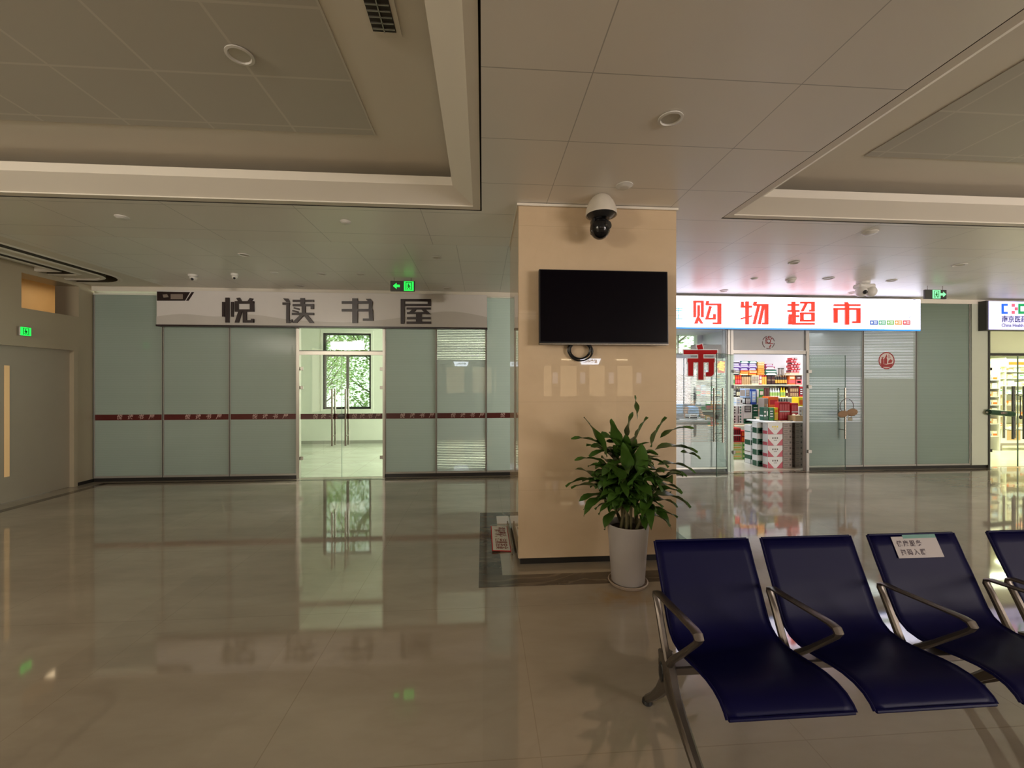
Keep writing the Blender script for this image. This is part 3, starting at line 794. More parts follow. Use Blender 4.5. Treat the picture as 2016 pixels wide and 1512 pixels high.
# ------------------------------------------------------------------ grocery front
GX0, GX1 = 4.545, 5.935
b = MB().box(3.0, 4.44, FY - .005, FY + .06, 0, .06).box(6.0, 9.6, FY - .005, FY + .06, 0, .06); struct(b.build('baseboard_grocery', m_dark), 'black plinth under the grocery glass')
pane(3.0, 4.44, Z0, 2.62, m_film_g1, 'striped glass pane beside the pillar with a big red character')
pane(6.0, 7.08, Z0, 2.62, m_film_g2, 'dim striped pane behind the closed handle leaf of the grocery')
pane(7.08, 8.15, Z0, 2.62, m_film_g3, 'pale striped pane with a round red sticker')
pane(8.15, 9.25, Z0, 3.12, m_film_g4, 'tall dark green pane right of the grocery sign')
b = MB().box(9.27, 9.60, FY - .03, FY + .1, 0.06, 3.12); struct(b.build('wall_strip', m_wall_w), 'narrow white wall between grocery and pharmacy')
gd = sthing('door_3', ((GX0 + GX1) / 2, FY, 0), 'open glass double door of the grocery')
b = MB().box(4.44, GX0, FY - .035, FY + .04, 0, 2.62).box(GX1, 6.0, FY - .035, FY + .04, 0, 2.62).box(GX0, GX1, FY - .035, FY + .04, 2.15, 2.215)
b.build('door_frame', m_alu_l, gd)
MB().box(GX0, GX1, FY - .037, FY - .034, 2.14, 2.152).box(4.485, 4.495, FY - .037, FY - .034, 0, 2.62).box(GX1 - .001, GX1 + .012, FY - .037, FY - .034, 0, 2.2).build('black_gasket', m_alud, gd)
m_transom = film_mat('thin_grey_film', (0.52, 0.52, 0.53), base_open=0.15)
MB().box(GX0, GX1, FY - .004, FY + .004, 2.22, 2.6).build('transom_glass', m_transom, gd)


def leaf_matrix(hx, ang, y=FY - .05): return Matrix.Translation((hx, y, 0)) @ Matrix.Rotation(ang, 4, 'Z')


LW = .68
# left leaf: hinge at GX0, opened outward; local +X runs from hinge to free edge
m_glass_leaf = glass_mat('greenish_clear_glass', (0.86, 0.92, 0.89))
ang1 = math.atan2(6.775 - 7.15, 4.005 - 4.545)
for k, (hx, ang, mt) in enumerate(((GX0, ang1, m_glass_leaf), (6.0, math.radians(-1.2), m_glass))):
    M = leaf_matrix(hx, ang)
    b = MB(); b.xf = M; b.box(0, LW, -.006, .006, .015, 2.13); lf = b.build('glass_leaf', mt, gd)
    b = MB(); b.xf = M; b.box(LW - .004, LW, -.0065, .0065, .015, 2.13).box(0, LW, -.0065, .0065, 2.126, 2.13); b.build('glass_edge', m_glass_edge, lf)
    for sgn in (-1, 1):
        b = MB(); b.xf = M; b.tube([(LW - .07, sgn * .075, .60), (LW - .07, sgn * .075, 1.53)], .015, 12)
        for zz in (.76, 1.38): b.tube([(LW - .07, sgn * .075, zz), (LW - .07, sgn * .006, zz)], .008, 8)
        b.build('door_handle', m_steel, lf, smooth=True)
    for zz in (.33, 1.52, 1.80):
        b = MB(); b.xf = M; b.box(-.04, .03, -.014, .014, zz, zz + .06, .003); b.build('hinge', m_alu_l, lf)
    b = MB(); b.xf = M; b.box(LW - .05, LW + .002, -.016, .016, 1.0, 1.07, .003); b.build('lock_clip', m_alud, lf)
# chain lock and straw hat hanging on the right leaf's handle
hw = Vector((6.0 + LW - .07, FY - .05 - .10, 1.09))
ht = thing('tan_bag', 'tan oval pouch pair hung with a loop on the right grocery door handle', 'bag', (hw.x, hw.y - .01, .98))
def RX(cx, cz, rx, rz, y, thick, rot=0):
    mb = MB(); mb.ball((0, 0, 0), (rx, thick, rz), 18, 10); R = Matrix.Translation((cx, y, cz)) @ Matrix.Rotation(rot, 4, 'Y'); mb.v = [tuple(R @ Vector(v)) for v in mb.v]; return mb
m_tan = pm('tan_straw', srgb(140, 112, 84), .8, noise=.2, nscale=30)
RX(hw.x - .085, 1.055, .10, .062, hw.y - .03, .022, -.15).build('left_pouch', m_tan, ht, smooth=True)
RX(hw.x + .095, 1.085, .11, .068, hw.y - .03, .022, -.12).build('right_pouch', m_tan, ht, smooth=True)
MB().tube([(hw.x + .13 * math.cos(a), hw.y - .02, 1.20 + .13 * math.sin(a)) for a in [2 * PI * k / 24 for k in range(24)]], .005, 6, closed=True).build('loop', pm('dark_brown_cord', (.05, .03, .02), .8), ht, smooth=True)
pl = thing('padlock', 'small steel padlock below the pouches on the grocery door handle', 'lock', (hw.x + .06, hw.y - .02, .93))
MB().box(hw.x + .02, hw.x + .10, hw.y - .035, hw.y - .01, .93, .99, .006).build('lock_body', m_steel, pl)
MB().tube([(hw.x + .035, hw.y - .022, .985), (hw.x + .035, hw.y - .022, 1.02), (hw.x + .06, hw.y - .022, 1.035), (hw.x + .085, hw.y - .022, 1.02), (hw.x + .085, hw.y - .022, .985)], .006, 8).build('shackle', m_steel, pl, smooth=True)

# grocery light sign
LX0, LX1 = 3.2, 8.02
gs = thing('light_sign', 'glowing white light box reading 购物超市 in red over the grocery', 'sign', ((LX0 + LX1) / 2, FY - .15, 2.6))
SY = FY - .2
MB().box(LX0, LX1, SY + .01, FY - .035, 2.585, 3.155).build('sign_case', m_alud, gs)
MB().box(LX0, LX1, SY, SY + .01, 2.600, 3.150).build('light_panel', m_lightbox, gs)
MB().box(LX0, LX1, SY - .002, SY + .01, 2.572, 2.600).build('blue_edge', m_blueglow, gs)
RS = (1330, 480, 5.449)
GOU = [(197, 612, 220, 785), (197, 612, 302, 628), (278, 612, 302, 785), (240, 660, 260, 765), [(240, 760), (262, 760), (236, 856), (204, 856)], [(240, 800), (262, 790), (298, 856), (270, 856)],
       [(335, 612), (362, 614), (347, 658), (325, 655)], (335, 641, 490, 656), (455, 641, 490, 860), (405, 845, 490, 860), [(360, 668), (388, 672), (354, 808), (325, 808)], (325, 795, 430, 810), (408, 755, 430, 810)]
WUU = [[(710, 618), (732, 618), (734, 672), (706, 672)], (755, 618, 787, 862), (705, 666, 820, 682), [(705, 795), (820, 765), (820, 780), (705, 812)],
       [(847, 618), (876, 620), (862, 660), (834, 657)], (845, 648, 995, 663), (962, 648, 995, 862), (933, 848, 995, 862), [(878, 660), (908, 660), (862, 862), (832, 862)], [(928, 660), (958, 660), (918, 862), (888, 862)]]
CHAO = [(1250, 622, 1286, 724), (1210, 648, 1326, 662), (1208, 712, 1330, 728), (1256, 724, 1290, 850), (1286, 768, 1328, 783), [(1222, 755), (1248, 755), (1240, 865), (1213, 865)], [(1228, 830), (1262, 830), (1300, 865), (1240, 865)], (1260, 850, 1492, 865),
        (1345, 622, 1492, 638), [(1390, 636), (1418, 636), (1378, 724), (1348, 724)], (1463, 622, 1492, 725), (1440, 710, 1492, 725), (1345, 738, 1492, 753), (1345, 817, 1492, 832), (1345, 738, 1374, 832), (1463, 738, 1492, 832)]
SHI = [[(1818, 625), (1848, 625), (1864, 652), (1826, 652)], (1705, 650, 1985, 665), (1703, 691, 1985, 706), (1703, 691, 1740, 845), (1948, 691, 1985, 850), (1903, 832, 1985, 849), (1825, 650, 1862, 865)]
for q in (GOU, WUU, CHAO, SHI):
    fromzoom(q, *RS, SY - .02, SY - .02, SY, grow=2.6).build('letter', m_redglow, gs)
m_bluelit = emit_mat('blue_lit_lettering', srgb(90, 175, 235), .9)
t = fromzoom([(-15, 690, 78, 697), (-5, 712, 72, 719), (-5, 760, 70, 767), (-15, 800, 76, 807), (28, 690, 35, 742), (28, 752, 35, 807), (-60, 690, -52, 807), (-75, 700, -62, 712)], *RS, SY - .004, SY - .004, SY); t.build('letter', m_bluelit, gs)
ic = [srgb(70, 105, 190), srgb(90, 170, 130), srgb(120, 180, 90), srgb(240, 150, 70), srgb(205, 70, 80)]
ip = [(1713, 1728), (1730, 1744), (1746, 1760), (1762, 1776), (1778, 1792)]
for k, (a0, a1) in enumerate(ip):
    b = MB(); q = [at(a0, 630.5, SY - .004), at(a1 + .5, 630.5, SY - .004), at(a1 + .5, 639.5, SY - .004), at(a0, 639.5, SY - .004)]; b.prism(q, SY - .004, SY)
    m = emit_mat('icon_glow_%s' % ['blue', 'teal', 'green', 'orange', 'red'][k], ic[k], 0.55)
    pp = b.build('service_icon', m, gs)
    b = MB(); w = (a1 - a0); b.prism([at(a0 + w * .5, 633, SY - .006), at(a1 - 1.5, 633, SY - .006), at(a1 - 1.5, 634.3, SY - .006), at(a0 + w * .5, 634.3, SY - .006)], SY - .006, SY - .004)
    b.prism([at(a0 + w * .5, 635.8, SY - .006), at(a1 - 1.5, 635.8, SY - .006), at(a1 - 1.5, 637, SY - .006), at(a0 + w * .5, 637, SY - .006)], SY - .006, SY - .004)
    cx, cz = at(a0 + w * .25, 635, SY - .006); b.prism([(cx + .02 * math.cos(j * PI / 3), cz + .02 * math.sin(j * PI / 3)) for j in range(6)], SY - .006, SY - .004)
    b.build('symbol', emit_mat('pale_icon_print', (.8, .85, .9), .9), pp)
# faint drawing at the right end of the sign: a smiling clerk beside a counter and small goods
m_faint = emit_mat('faint_grey_print', (0.50, 0.52, 0.75), .6)
b = MB()
def lineP(pts, w, y=SY - .003):
    for (xa, ya), (xb, yb) in zip(pts, pts[1:]):
        L = math.hypot(xb - xa, yb - ya) or 1; nx, ny = -(yb - ya) / L * w / 2, (xb - xa) / L * w / 2
        b.prism([at(xa + nx, ya + ny, y), at(xb + nx, yb + ny, y), at(xb - nx, yb - ny, y), at(xa - nx, ya - ny, y)], y, SY)
arc = lambda cx, cy, rx, ry, a0, a1, n=14: [(cx + rx * math.cos(math.radians(a0 + (a1 - a0) * k / n)), cy + ry * math.sin(math.radians(a0 + (a1 - a0) * k / n))) for k in range(n + 1)]
lineP(arc(1800, 603, 8.5, 12, 20, 160), .9); lineP(arc(1800, 602, 9.5, 12, 180, 360), 1.2); lineP(arc(1800, 609, 3, 2, 20, 160), .8)
lineP([(1795, 601), (1798, 601)], .8); lineP([(1802, 601), (1805, 601)], .8); lineP([(1792, 618), (1788, 646)], .9); lineP([(1806, 617), (1811, 630)], .9)
lineP([(1762, 617), (1783, 617)], 1.2); lineP([(1761, 622), (1783, 622)], 1.2); lineP([(1763, 626), (1790, 626), (1795, 620)], .9); lineP([(1763, 592), (1763, 600), (1770, 600)], .8)
lineP([(1781, 600), (1781, 593), (1788, 593)], .8); lineP([(1755, 605), (1768, 605)], 1.5); lineP([(1784, 608), (1790, 608), (1790, 612), (1784, 612), (1784, 608)], .9)
b.build('clerk_drawing', m_faint, gs)

# big red 市 sticker on the pane beside the pillar
Yp = FY - .0125
SK = (1330, 640, 4.878)
SHI2 = [[(203, 195), (255, 182), (268, 232), (215, 236)], (78, 240, 400, 280), (115, 320, 375, 358), [(122, 320), (172, 320), (168, 488), (122, 488)], [(318, 320), (368, 320), (368, 470), (345, 492), (292, 492), (292, 455), (318, 450)], (218, 240, 268, 525)]
st = thing('door_sticker', 'big red 市 sticker with white outline on the glass beside the pillar', 'sticker', (*(lambda q: (q[0], Yp, q[1]))(at(1378, 745, Yp)),))
out = []
for q in SHI2:
    if not isinstance(q[0], tuple): x0, z0, x1, z1 = q; q = [(x0, z0), (x1, z0), (x1, z1), (x0, z1)]
    cx = sum(p_[0] for p_ in q) / len(q); cz = sum(p_[1] for p_ in q) / len(q)
    out.append([(p_[0] + (9 if p_[0] > cx else -9), p_[1] + (9 if p_[1] > cz else -9)) for p_ in q])
bkk = fromzoom(out, *SK, Yp, Yp + .003, Yp + .005).build('white_outline', m_whitestick, st)
fromzoom(SHI2, *SK, Yp, Yp, Yp + .003).build('red_character', m_redstick, st)


def disc(b, cx, cz, r, y0, y1, n=28, k=1.0): b.prism([(cx + r * k * math.cos(2 * PI * j / n), cz + r * math.sin(2 * PI * j / n)) for j in range(n)], y0, y1)


def annulus(b, cx, cz, r0, r1, y0, y1, a0=0, a1=360, n=28):
    for j in range(n):
        p0, p1 = math.radians(a0 + (a1 - a0) * j / n), math.radians(a0 + (a1 - a0) * (j + 1) / n)
        b.prism([(cx + r0 * math.cos(p0), cz + r0 * math.sin(p0)), (cx + r1 * math.cos(p0), cz + r1 * math.sin(p0)), (cx + r1 * math.cos(p1), cz + r1 * math.sin(p1)), (cx + r0 * math.cos(p1), cz + r0 * math.sin(p1))], y0, y1)


# round sticker: red paper-cut village scene
m_pcut = pm('brick_red_print', srgb(150, 40, 42), .5)
cx, cz = at(1745.5, 710, FY - .01)
st = thing('round_sticker', 'round red paper cut sticker with a house scene on the pale pane', 'sticker', (cx, FY - .01, cz - .16))
b = MB(); disc(b, cx, cz, .150, FY - .009, FY - .0065); b.build('sticker_ground', pm('pinkish_white_print', (.62, .55, .52), .5), st)
b = MB(); annulus(b, cx, cz, .143, .162, FY - .011, FY - .0085)
R_ = lambda pts: b.prism([(cx + x, cz + z) for x, z in pts], FY - .0105, FY - .009)
R_([(-.09, -.12), (.09, -.12), (.13, -.05), (.06, -.06), (0, -.075), (-.07, -.06), (-.13, -.05)])
R_([(-.05, -.06), (.01, -.06), (.01, .03), (-.02, .08), (-.05, .03)]); R_([(-.11, -.06), (-.06, -.06), (-.06, .02), (-.085, .06), (-.11, .02)]); R_([(.03, -.05), (.10, -.04), (.12, 0), (.08, .03), (.04, 0)])
R_([(-.02, .08), (0, .12), (.012, .08), (.005, .05)]); R_([(-.1, .05), (-.06, .05), (-.06, .065), (-.1, .065)])
for k in range(4): R_([(.03, .05 + k * .018), (.085 - k * .008, .05 + k * .018), (.085 - k * .008, .058 + k * .018), (.03, .058 + k * .018)])
b.build('red_print', m_pcut, st)
# transom sticker: red paper-cut ornament
cx, cz = at(1513, 674, FY - .008)
st = thing('papercut_sticker', 'small red paper cut ornament on the glass above the grocery door', 'sticker', (cx, FY - .008, cz - .13))
b = MB()
for (a0, a1) in ((100, 160), (170, 235), (250, 290), (305, 355), (10, 50), (60, 85)): annulus(b, cx, cz, .108, .120, FY - .008, FY - .0045, a0, a1, 6)
R_ = lambda pts: b.prism([(cx + x, cz + z) for x, z in pts], FY - .008, FY - .0045)
b.build('outer_print', pm('brown_print', srgb(92, 50, 48), .5), st)
b = MB()
annulus(b, cx + .005, cz + .025, .03, .045, FY - .009, FY - .0045); annulus(b, cx + .01, cz + .03, .058, .068, FY - .009, FY - .0045, 20, 200)
R_ = lambda pts: b.prism([(cx + x, cz + z) for x, z in pts], FY - .009, FY - .0045)
R_([(-.06, -.02), (.09, -.03), (.09, -.015), (-.06, -.002)]); R_([(.01, -.095), (.03, -.1), (.055, -.05), (.04, -.035)]); R_([(-.05, .06), (-.03, .06), (-.035, .09), (-.055, .085)]); R_([(-.005, .075), (.01, .075), (.01, .115), (-.005, .115)]); R_([(.05, .07), (.075, .065), (.07, .085), (.05, .088)])
b.build('red_print', m_pcut, st)

# ------------------------------------------------------------------ grocery room
b = MB().box(3.0, 3.1, FY + .1, 11.6, 0, 3.0).box(9.5, 9.6, FY + .1, 10.5, 0, 3.0).box(3.0, 9.6, FY + .1, 11.6, 3.0, 3.1)
b.box(6.3, 9.6, 10.1, 10.2, 0, 3.0)
b.box(3.0, 5.05, 11.4, 11.6, 0, 3.0).box(6.3, 6.4, 10.2, 11.6, 0, 3.0).box(5.05, 6.3, 11.4, 11.6, 0, 2.45).box(6.15, 6.3, 11.4, 11.6, 2.45, 3.0)
struct(b.build('wall_grocery', m_wall_g), 'pale walls of the grocery')
m_fl3 = stone('grocery_floor_tile', (0.66, 0.62, 0.50), (0.76, 0.72, 0.60), (0.55, 0.5, 0.4), 0.15, [(0, 0.6, 0.1, .003), (1, 0.6, 0.3, .003)], (0.4, 0.38, 0.3), vein_amt=.1)
MB().box(3.1, 9.5, FY + .06, 11.4, 0, .004).build('floor', m_fl3)['kind'] = 'structure'
w = sthing('window_30', (5.6, 11.4, 2.45), 'high window at the back left of the grocery')
MB().box(5.05, 6.15, 11.46, 11.47, 2.45, 3.0).build('pane', m_glass, w)
MB().box(5.05, 6.15, 11.44, 11.5, 2.45, 2.48).box(5.58, 5.62, 11.44, 11.5, 2.48, 3.0).build('window_frame', m_alu, w)
tree(7.3, 15.5, 6.0, 2.2, 1500, 'light green tree outside the high window of the grocery', 21)

# --- goods -----------------------------------------------------------
CM = {}
PALETTE = dict(white=(225, 228, 228), cream=(232, 222, 190), purple=(88, 48, 140), lilac=(205, 190, 225), magenta=(150, 30, 80), dgreen=(20, 82, 58), green=(50, 140, 70), lgreen=(170, 205, 110), teal=(60, 120, 110),
               blue=(38, 72, 165), sky=(170, 200, 235), red=(196, 28, 36), pink=(230, 100, 110), orange=(236, 110, 30), amber=(235, 180, 80), yellow=(240, 215, 40), brown=(150, 88, 60), dark=(30, 28, 34), grey=(150, 138, 130), dgrey=(95, 88, 84), rose=(190, 90, 105), tan=(200, 165, 120), maroon=(95, 25, 30))


def cm(k, rough=.35):
    if k not in CM: CM[k] = pm('%s_print' % k, srgb(*PALETTE[k]), rough, noise=.08, nscale=14)
    return CM[k]


def R4(x0, y0, x1, y1, Y):
    a = at(x0, y0, Y); c = at(x1, y1, Y); return a[0], c[0], c[1], a[1]


def patch(b, x0, x1, z0, z1, y): b.box(x0, x1, y - .0012, y, z0, z1)


def carton(name, label, px, Y, cols, design='band', z0=None, z1=None, depth=.22, group=None, cat='box', Xs=None):
    """printed package: px = (x0, y0, x1, y1) where the photograph shows its front, standing at distance Y"""
    if Xs: X0, X1 = Xs; Za, Zb = z0, z1
    else:
        X0, X1, Za, Zb = R4(*px, Y)
        if z0 is not None: Za = z0
        if z1 is not None: Zb = z1
    g = .0015; X0 += g; X1 -= g
    b = MB(); b.mi = 0; b.box(X0, X1, Y, Y + depth, Za + .0005, Zb - .001, .004)
    w, h = X1 - X0, Zb - Za; b.mi = 1
    if design == 'band': patch(b, X0 + w * .06, X1 - w * .06, Za + h * .12, Za + h * .5, Y); b.mi = 2; patch(b, X0 + w * .15, X1 - w * .15, Za + h * .62, Za + h * .85, Y)
    elif design == 'half': patch(b, X0 + .003, X1 - .003, Za + .003, Za + h * .52, Y); b.mi = 2; patch(b, X0 + w * .2, X1 - w * .2, Za + h * .18, Za + h * .36, Y); patch(b, X0 + w * .25, X1 - w * .3, Za + h * .68, Za + h * .76, Y)
    elif design == 'panel': patch(b, X0 + w * .12, X1 - w * .12, Za + h * .15, Za + h * .85, Y); b.mi = 2; [patch(b, X0 + w * .22, X1 - w * .22, Za + h * q, Za + h * (q + .08), Y - .001) for q in (.28, .48, .68)]
    elif design == 'cans':
        for r in range(2):
            for c in range(4): patch(b, X0 + w * (.08 + c * .22), X0 + w * (.24 + c * .22), Za + h * (.1 + r * .45), Za + h * (.42 + r * .45), Y)
        b.mi = 2; patch(b, X0 + w * .05, X1 - w * .05, Za + h * .45, Za + h * .52, Y)
    elif design == 'vee':
        b.prism([(X0 + .002, Za + .002), (X0 + w * .42, Za + .002), (X0 + .002, Za + h * .62)], Y - .0012, Y); b.prism([(X1 - .002, Za + .002), (X1 - .002, Za + h * .62), (X0 + w * .58, Za + .002)], Y - .0012, Y)
        b.mi = 2; [patch(b, X0 + w * (.3 + q * .15), X0 + w * (.38 + q * .15), Za + h * .6, Za + h * .75, Y) for q in range(3)]; patch(b, X0 + w * .4, X0 + w * .62, Za + h * .45, Za + h * .49, Y)
    elif design == 'lines': [patch(b, X0 + w * .12, X0 + w * .5, Za + h * q, Za + h * (q + .1), Y) for q in (.3, .6)]; b.mi = 2; patch(b, X1 - w * .3, X1 - w * .12, Za + h * .35, Za + h * .7, Y)
    elif design == 'dots':
        for q in (.2, .5, .8): disc(b, X0 + w * .55, Za + h * q, min(w, h) * .16, Y - .0012, Y, 12)
        b.mi = 2; patch(b, X0 + w * .1, X0 + w * .22, Za + h * .1, Za + h * .9, Y)
    if X0 > 4.5 and design in ('half', 'band', 'panel', 'vee', 'lines', 'cans', 'dots'):
        b.mi = 1; za_, zb_ = {'half': (.03, .52), 'band': (.12, .5), 'panel': (.15, .85), 'vee': (.02, .3), 'lines': (.3, .4), 'cans': (.1, .42), 'dots': (.4, .6)}[design]
        b.box(X0 - .0012, X0, Y + .012, Y + depth - .012, Za + h * za_, Za + h * zb_)
    while len(cols) < 3: cols = list(cols) + [cols[0]]
    o = b.build(name, [cm(c) for c in cols[:3]])
    return tag(o, label, cat, group)


def bottle(label, cx, Y, z0, r, h, bodyc, capc, labelc, group):
    t = thing('bottle', label, 'bottle', (cx, Y + r, z0), group)
    b = MB(); b.lathe([(r * .95, 0), (r, h * .03), (r, h * .6), (r * .8, h * .7), (r * .38, h * .8), (r * .38, h * .88)], cx, Y + r, 14, z0 + .0005); b.build('bottle_body', cm(bodyc), t, smooth=True)
    b = MB(); b.lathe([(r * .45, h * .87), (r * .45, h)], cx, Y + r, 12, z0); b.build('cap', cm(capc), t, smooth=True)
    b = MB(); b.lathe([(r * 1.02, h * .15), (r * 1.02, h * .52)], cx, Y + r, 14, z0, cap=False); b.build('label_band', cm(labelc), t, smooth=True)
    return t


def jar(label, cx, Y, z0, r, h, bodyc, lidc, group):
    t = thing('jar', label, 'jar', (cx, Y + r, z0), group)
    MB().lathe([(r, 0), (r, h * .8), (r * .85, h * .86)], cx, Y + r, 14, z0 + .0005).build('jar_body', cm(bodyc), t, smooth=True)
    MB().lathe([(r * .88, h * .85), (r * .88, h)], cx, Y + r, 14, z0).build('lid', cm(lidc), t, smooth=True)
    return t


ORD = ['leftmost', 'second from the left', 'third from the left', 'fourth from the left', 'fifth from the left', 'sixth from the left', 'seventh from the left', 'eighth from the left', 'ninth from the left', 'tenth from the left']
SHY = 9.6
# back shelf unit
sh = thing('shelf_unit', 'long cream shelving unit against the back wall of the grocery', 'shelf', (7.0, 9.85, 0))
m_shelf = pm('cream_shelf', (0.86, 0.82, 0.62), .5)
SX0, SX1 = 6.03, 8.1
zA, zB, zC = 1.588, 1.279, 0.98
b = MB()
for xx in (SX0, 7.42, SX1 - .03): MB().box(xx, xx + .03, SHY + .37, SHY + .45, 0.004, 1.80).build('upright', m_shelf, sh)
for zz in (zA, zB, zC, .6, .25): MB().box(SX0, SX1, SHY, SHY + .45, zz - .028, zz).build('shelf_board', m_shelf, sh)
MB().box(7.43, SX1, SHY, SHY + .45, 1.815, 1.837).build('shelf_board', m_shelf, sh)
MB().box(SX0, SX1, SHY + .45, SHY + .46, 0, 1.8).build('back_panel', m_wall_g, sh)
# row A (upper board)
def X96(px, Y=SHY + .03): return at(px, 750, Y)[0]
TOPA = 1.815
def rowbox(p0, p1, cols, design, label, name='snack_box', group='packets on the upper grocery shelf', z0=zA, z1=TOPA, Y=SHY + .03, cat='box', depth=.3):
    return carton(name, label, None, Y, cols, design, z0=z0, z1=z1, depth=depth, group=group, cat=cat, Xs=(X96(p0, Y), X96(p1, Y)))
rowbox(1441, 1447, ['lgreen', 'green', 'white'], 'band', 'light green packet at the left end of the upper grocery shelf')
for k in range(3): rowbox(1447.5 + k * 4.2, 1451.5 + k * 4.2, ['red', 'pink', 'orange'], 'band', 'narrow red packet on the upper grocery shelf, %s' % ORD[k], name='snack_packet')
for k in range(4): jar('cream jar with dark lid on the upper grocery shelf, %s' % ORD[k], X96(1463 + k * 4.4), SHY + .03, zA, .026, TOPA - zA - .002, 'tan', 'dark', 'cream jars on the upper shelf')
rowbox(1480, 1494, ['cream', 'grey', 'maroon'], 'cans', 'cream box with grey print squares on the upper grocery shelf')
rowbox(1494.5, 1500, ['rose', 'cream', 'white'], 'band', 'rose packet beside the cream print box on the upper shelf')
for k in range(2): jar('amber jar with red lid on the upper grocery shelf, %s of the pair' % ('left', 'right')[k], X96(1503 + k * 5), SHY + .03, zA, .03, TOPA - zA - .002, 'amber', 'red', 'amber jars on the upper shelf')
for k in range(2): rowbox(1510.5 + k * 8, 1518 + k * 8, ['dark', 'brown', 'tan'], 'cans', 'dark brown boxed set on the upper grocery shelf, %s of two' % ('left', 'right')[k])
for k in range(5): bottle('dark bottle with amber label on the upper grocery shelf, %s' % ORD[k], X96(1529 + k * 4.8), SHY + .03, zA, .026, TOPA - zA - .004, 'dark', 'tan', 'amber', 'dark bottles on the upper shelf')
rowbox(1553, 1566, ['orange', 'pink', 'cream'], 'band', 'orange and pink snack bag right of the dark bottles', name='snack_bag', cat='bag')
rowbox(1567, 1579, ['brown', 'pink', 'white'], 'half', 'brown and pink snack bag at the right end of the upper shelf', name='snack_bag', cat='bag')
# piled on row A: purple packs in courses
cols_x = [(1441, 1456), (1457, 1473), (1474, 1489)]
zz = TOPA
rows = [['grey', 'dark'], ['red', 'orange'], ['purple', 'lilac'], ['lilac', 'purple'], ['purple', 'lilac'], ['lilac', 'dark']]
zst = TOPA
for r in range(6):
    hgt = .058
    for c, (a0, a1) in enumerate(cols_x):
        if r == 1 and c == 0: cc = ['dgrey', 'grey', 'white']
        elif r <= 1 and c > 0: cc = [['orange', 'amber', 'red'], ['amber', 'cream', 'orange']][(r + c) % 2]
        elif r == 5 and c > 0: cc = ['teal', 'white', 'white']
        else: cc = [rows[r][0], rows[r][1], 'white']
        off = (r % 2) * 1.2
        rowbox(a0 + off, a1 + off, cc, 'band', '%s flat pack, course %s of the pile on the upper shelf, %s column' % (cc[0], ['one (lowest)', 'two', 'three', 'four', 'five', 'six (top)'][r], ['left', 'middle', 'right'][c]), name='flat_pack', group='flat packs piled on the upper shelf', z0=zst, z1=zst + hgt, depth=.26)
    zst += hgt
for k in range(4): rowbox(1492, 1505, [['amber', 'orange', 'cream'], ['orange', 'amber', 'red'], ['tan', 'amber', 'orange'], ['amber', 'cream', 'orange']][k], 'cans', 'amber snack bag in the short pile beside the purple packs, %s' % ['lowest', 'second up', 'third up', 'topmost'][k], name='snack_bag', cat='bag', group='amber bags piled on the upper shelf', z0=TOPA + k * .082, z1=TOPA + (k + 1) * .082)
for k, (cc, wx) in enumerate(((['dgreen', 'white', 'white'], 1530), (['teal', 'white', 'dgreen'], 1529), (['magenta', 'white', 'white'], 1526), (['magenta', 'lilac', 'white'], 1522))):
    rowbox(1507, wx, cc, 'band', '%s gift pack right of the amber bags, %s' % (cc[0], ['bottom one', 'second up', 'third up', 'top one'][k]), name='gift_pack', group='gift packs piled on the upper shelf', z0=TOPA + k * .07, z1=TOPA + (k + 1) * .07)
for k in range(2):
    cx = X96(1537 + k * 6.5); t = thing('thermos_bottle', 'tall grey thermos bottle on top of the shelf goods, %s of two' % ('left', 'right')[k], 'bottle', (cx, SHY + .08, TOPA), 'thermos bottles')
    MB().lathe([(.026, 0), (.03, .02), (.03, .13), (.022, .15)], cx, SHY + .08, 14, TOPA + .0005).build('bottle_body', cm('grey'), t, smooth=True)
    MB().lathe([(.028, .15), (.034, .165), (.03, .18)], cx, SHY + .08, 14, TOPA).build('cap', cm('dgrey'), t, smooth=True)
# right compartment: red small packs piled in a cream tray
tr = carton('cream_tray', 'cream tray under the pile of small red packs', None, SHY + .03, ['cream', 'tan', 'white'], 'band', z0=1.837, z1=1.88, depth=.2, Xs=(X96(1556), X96(1574)), cat='tray')
rnd = random.Random(4)
n_ = 0
for r in range(6):
    for c in range(3 if r < 4 else 2):
        x = X96(1557 + c * 6 + (r % 2) * 2); z = 1.88 + r * .062
        carton('red_packet', 'small %s packet in the heap on the right shelf, %s layer, %s one' % ('red' if (r + c) % 3 else 'maroon', ['bottom', 'second', 'third', 'fourth', 'fifth', 'top'][r], ['left', 'middle', 'right'][c]), None, SHY + .04, ['red' if (r + c) % 3 else 'maroon', 'pink', 'white'], 'band', z0=z, z1=z + .06, depth=.15, group='red packets in a heap on the right shelf', cat='packet', Xs=(x, x + .075))
# row B (middle board)
rowbox(1442, 1450, ['dgrey', 'dark', 'white'], 'panel', 'dark grey box at the left end of the middle grocery shelf', z0=zB, z1=zB + .2, group='goods on the middle shelf')
for k in range(4): bottle('dark sauce bottle with cream label on the middle grocery shelf, %s' % ORD[k], X96(1453 + k * 5), SHY + .03, zB, .026, .25, 'dark', 'cream', 'cream', 'dark bottles on the middle shelf')
for k in range(2): jar('red brown jar on the middle grocery shelf, %s of two' % ('left', 'right')[k], X96(1508 + k * 5), SHY + .03, zB, .028, .22, 'brown', 'maroon', 'red brown jars')
for k in range(4): bottle('white bottle on the middle grocery shelf, %s' % ORD[k], X96(1519 + k * 5), SHY + .03, zB, .027, .22, 'white', 'white', 'lgreen', 'white bottles on the middle shelf')
for k in range(2): bottle('yellow bottle on the middle grocery shelf, %s of two' % ('left', 'right')[k], X96(1540 + k * 5), SHY + .03, zB, .028, .23, 'yellow', 'yellow', 'lgreen', 'yellow bottles on the middle shelf')
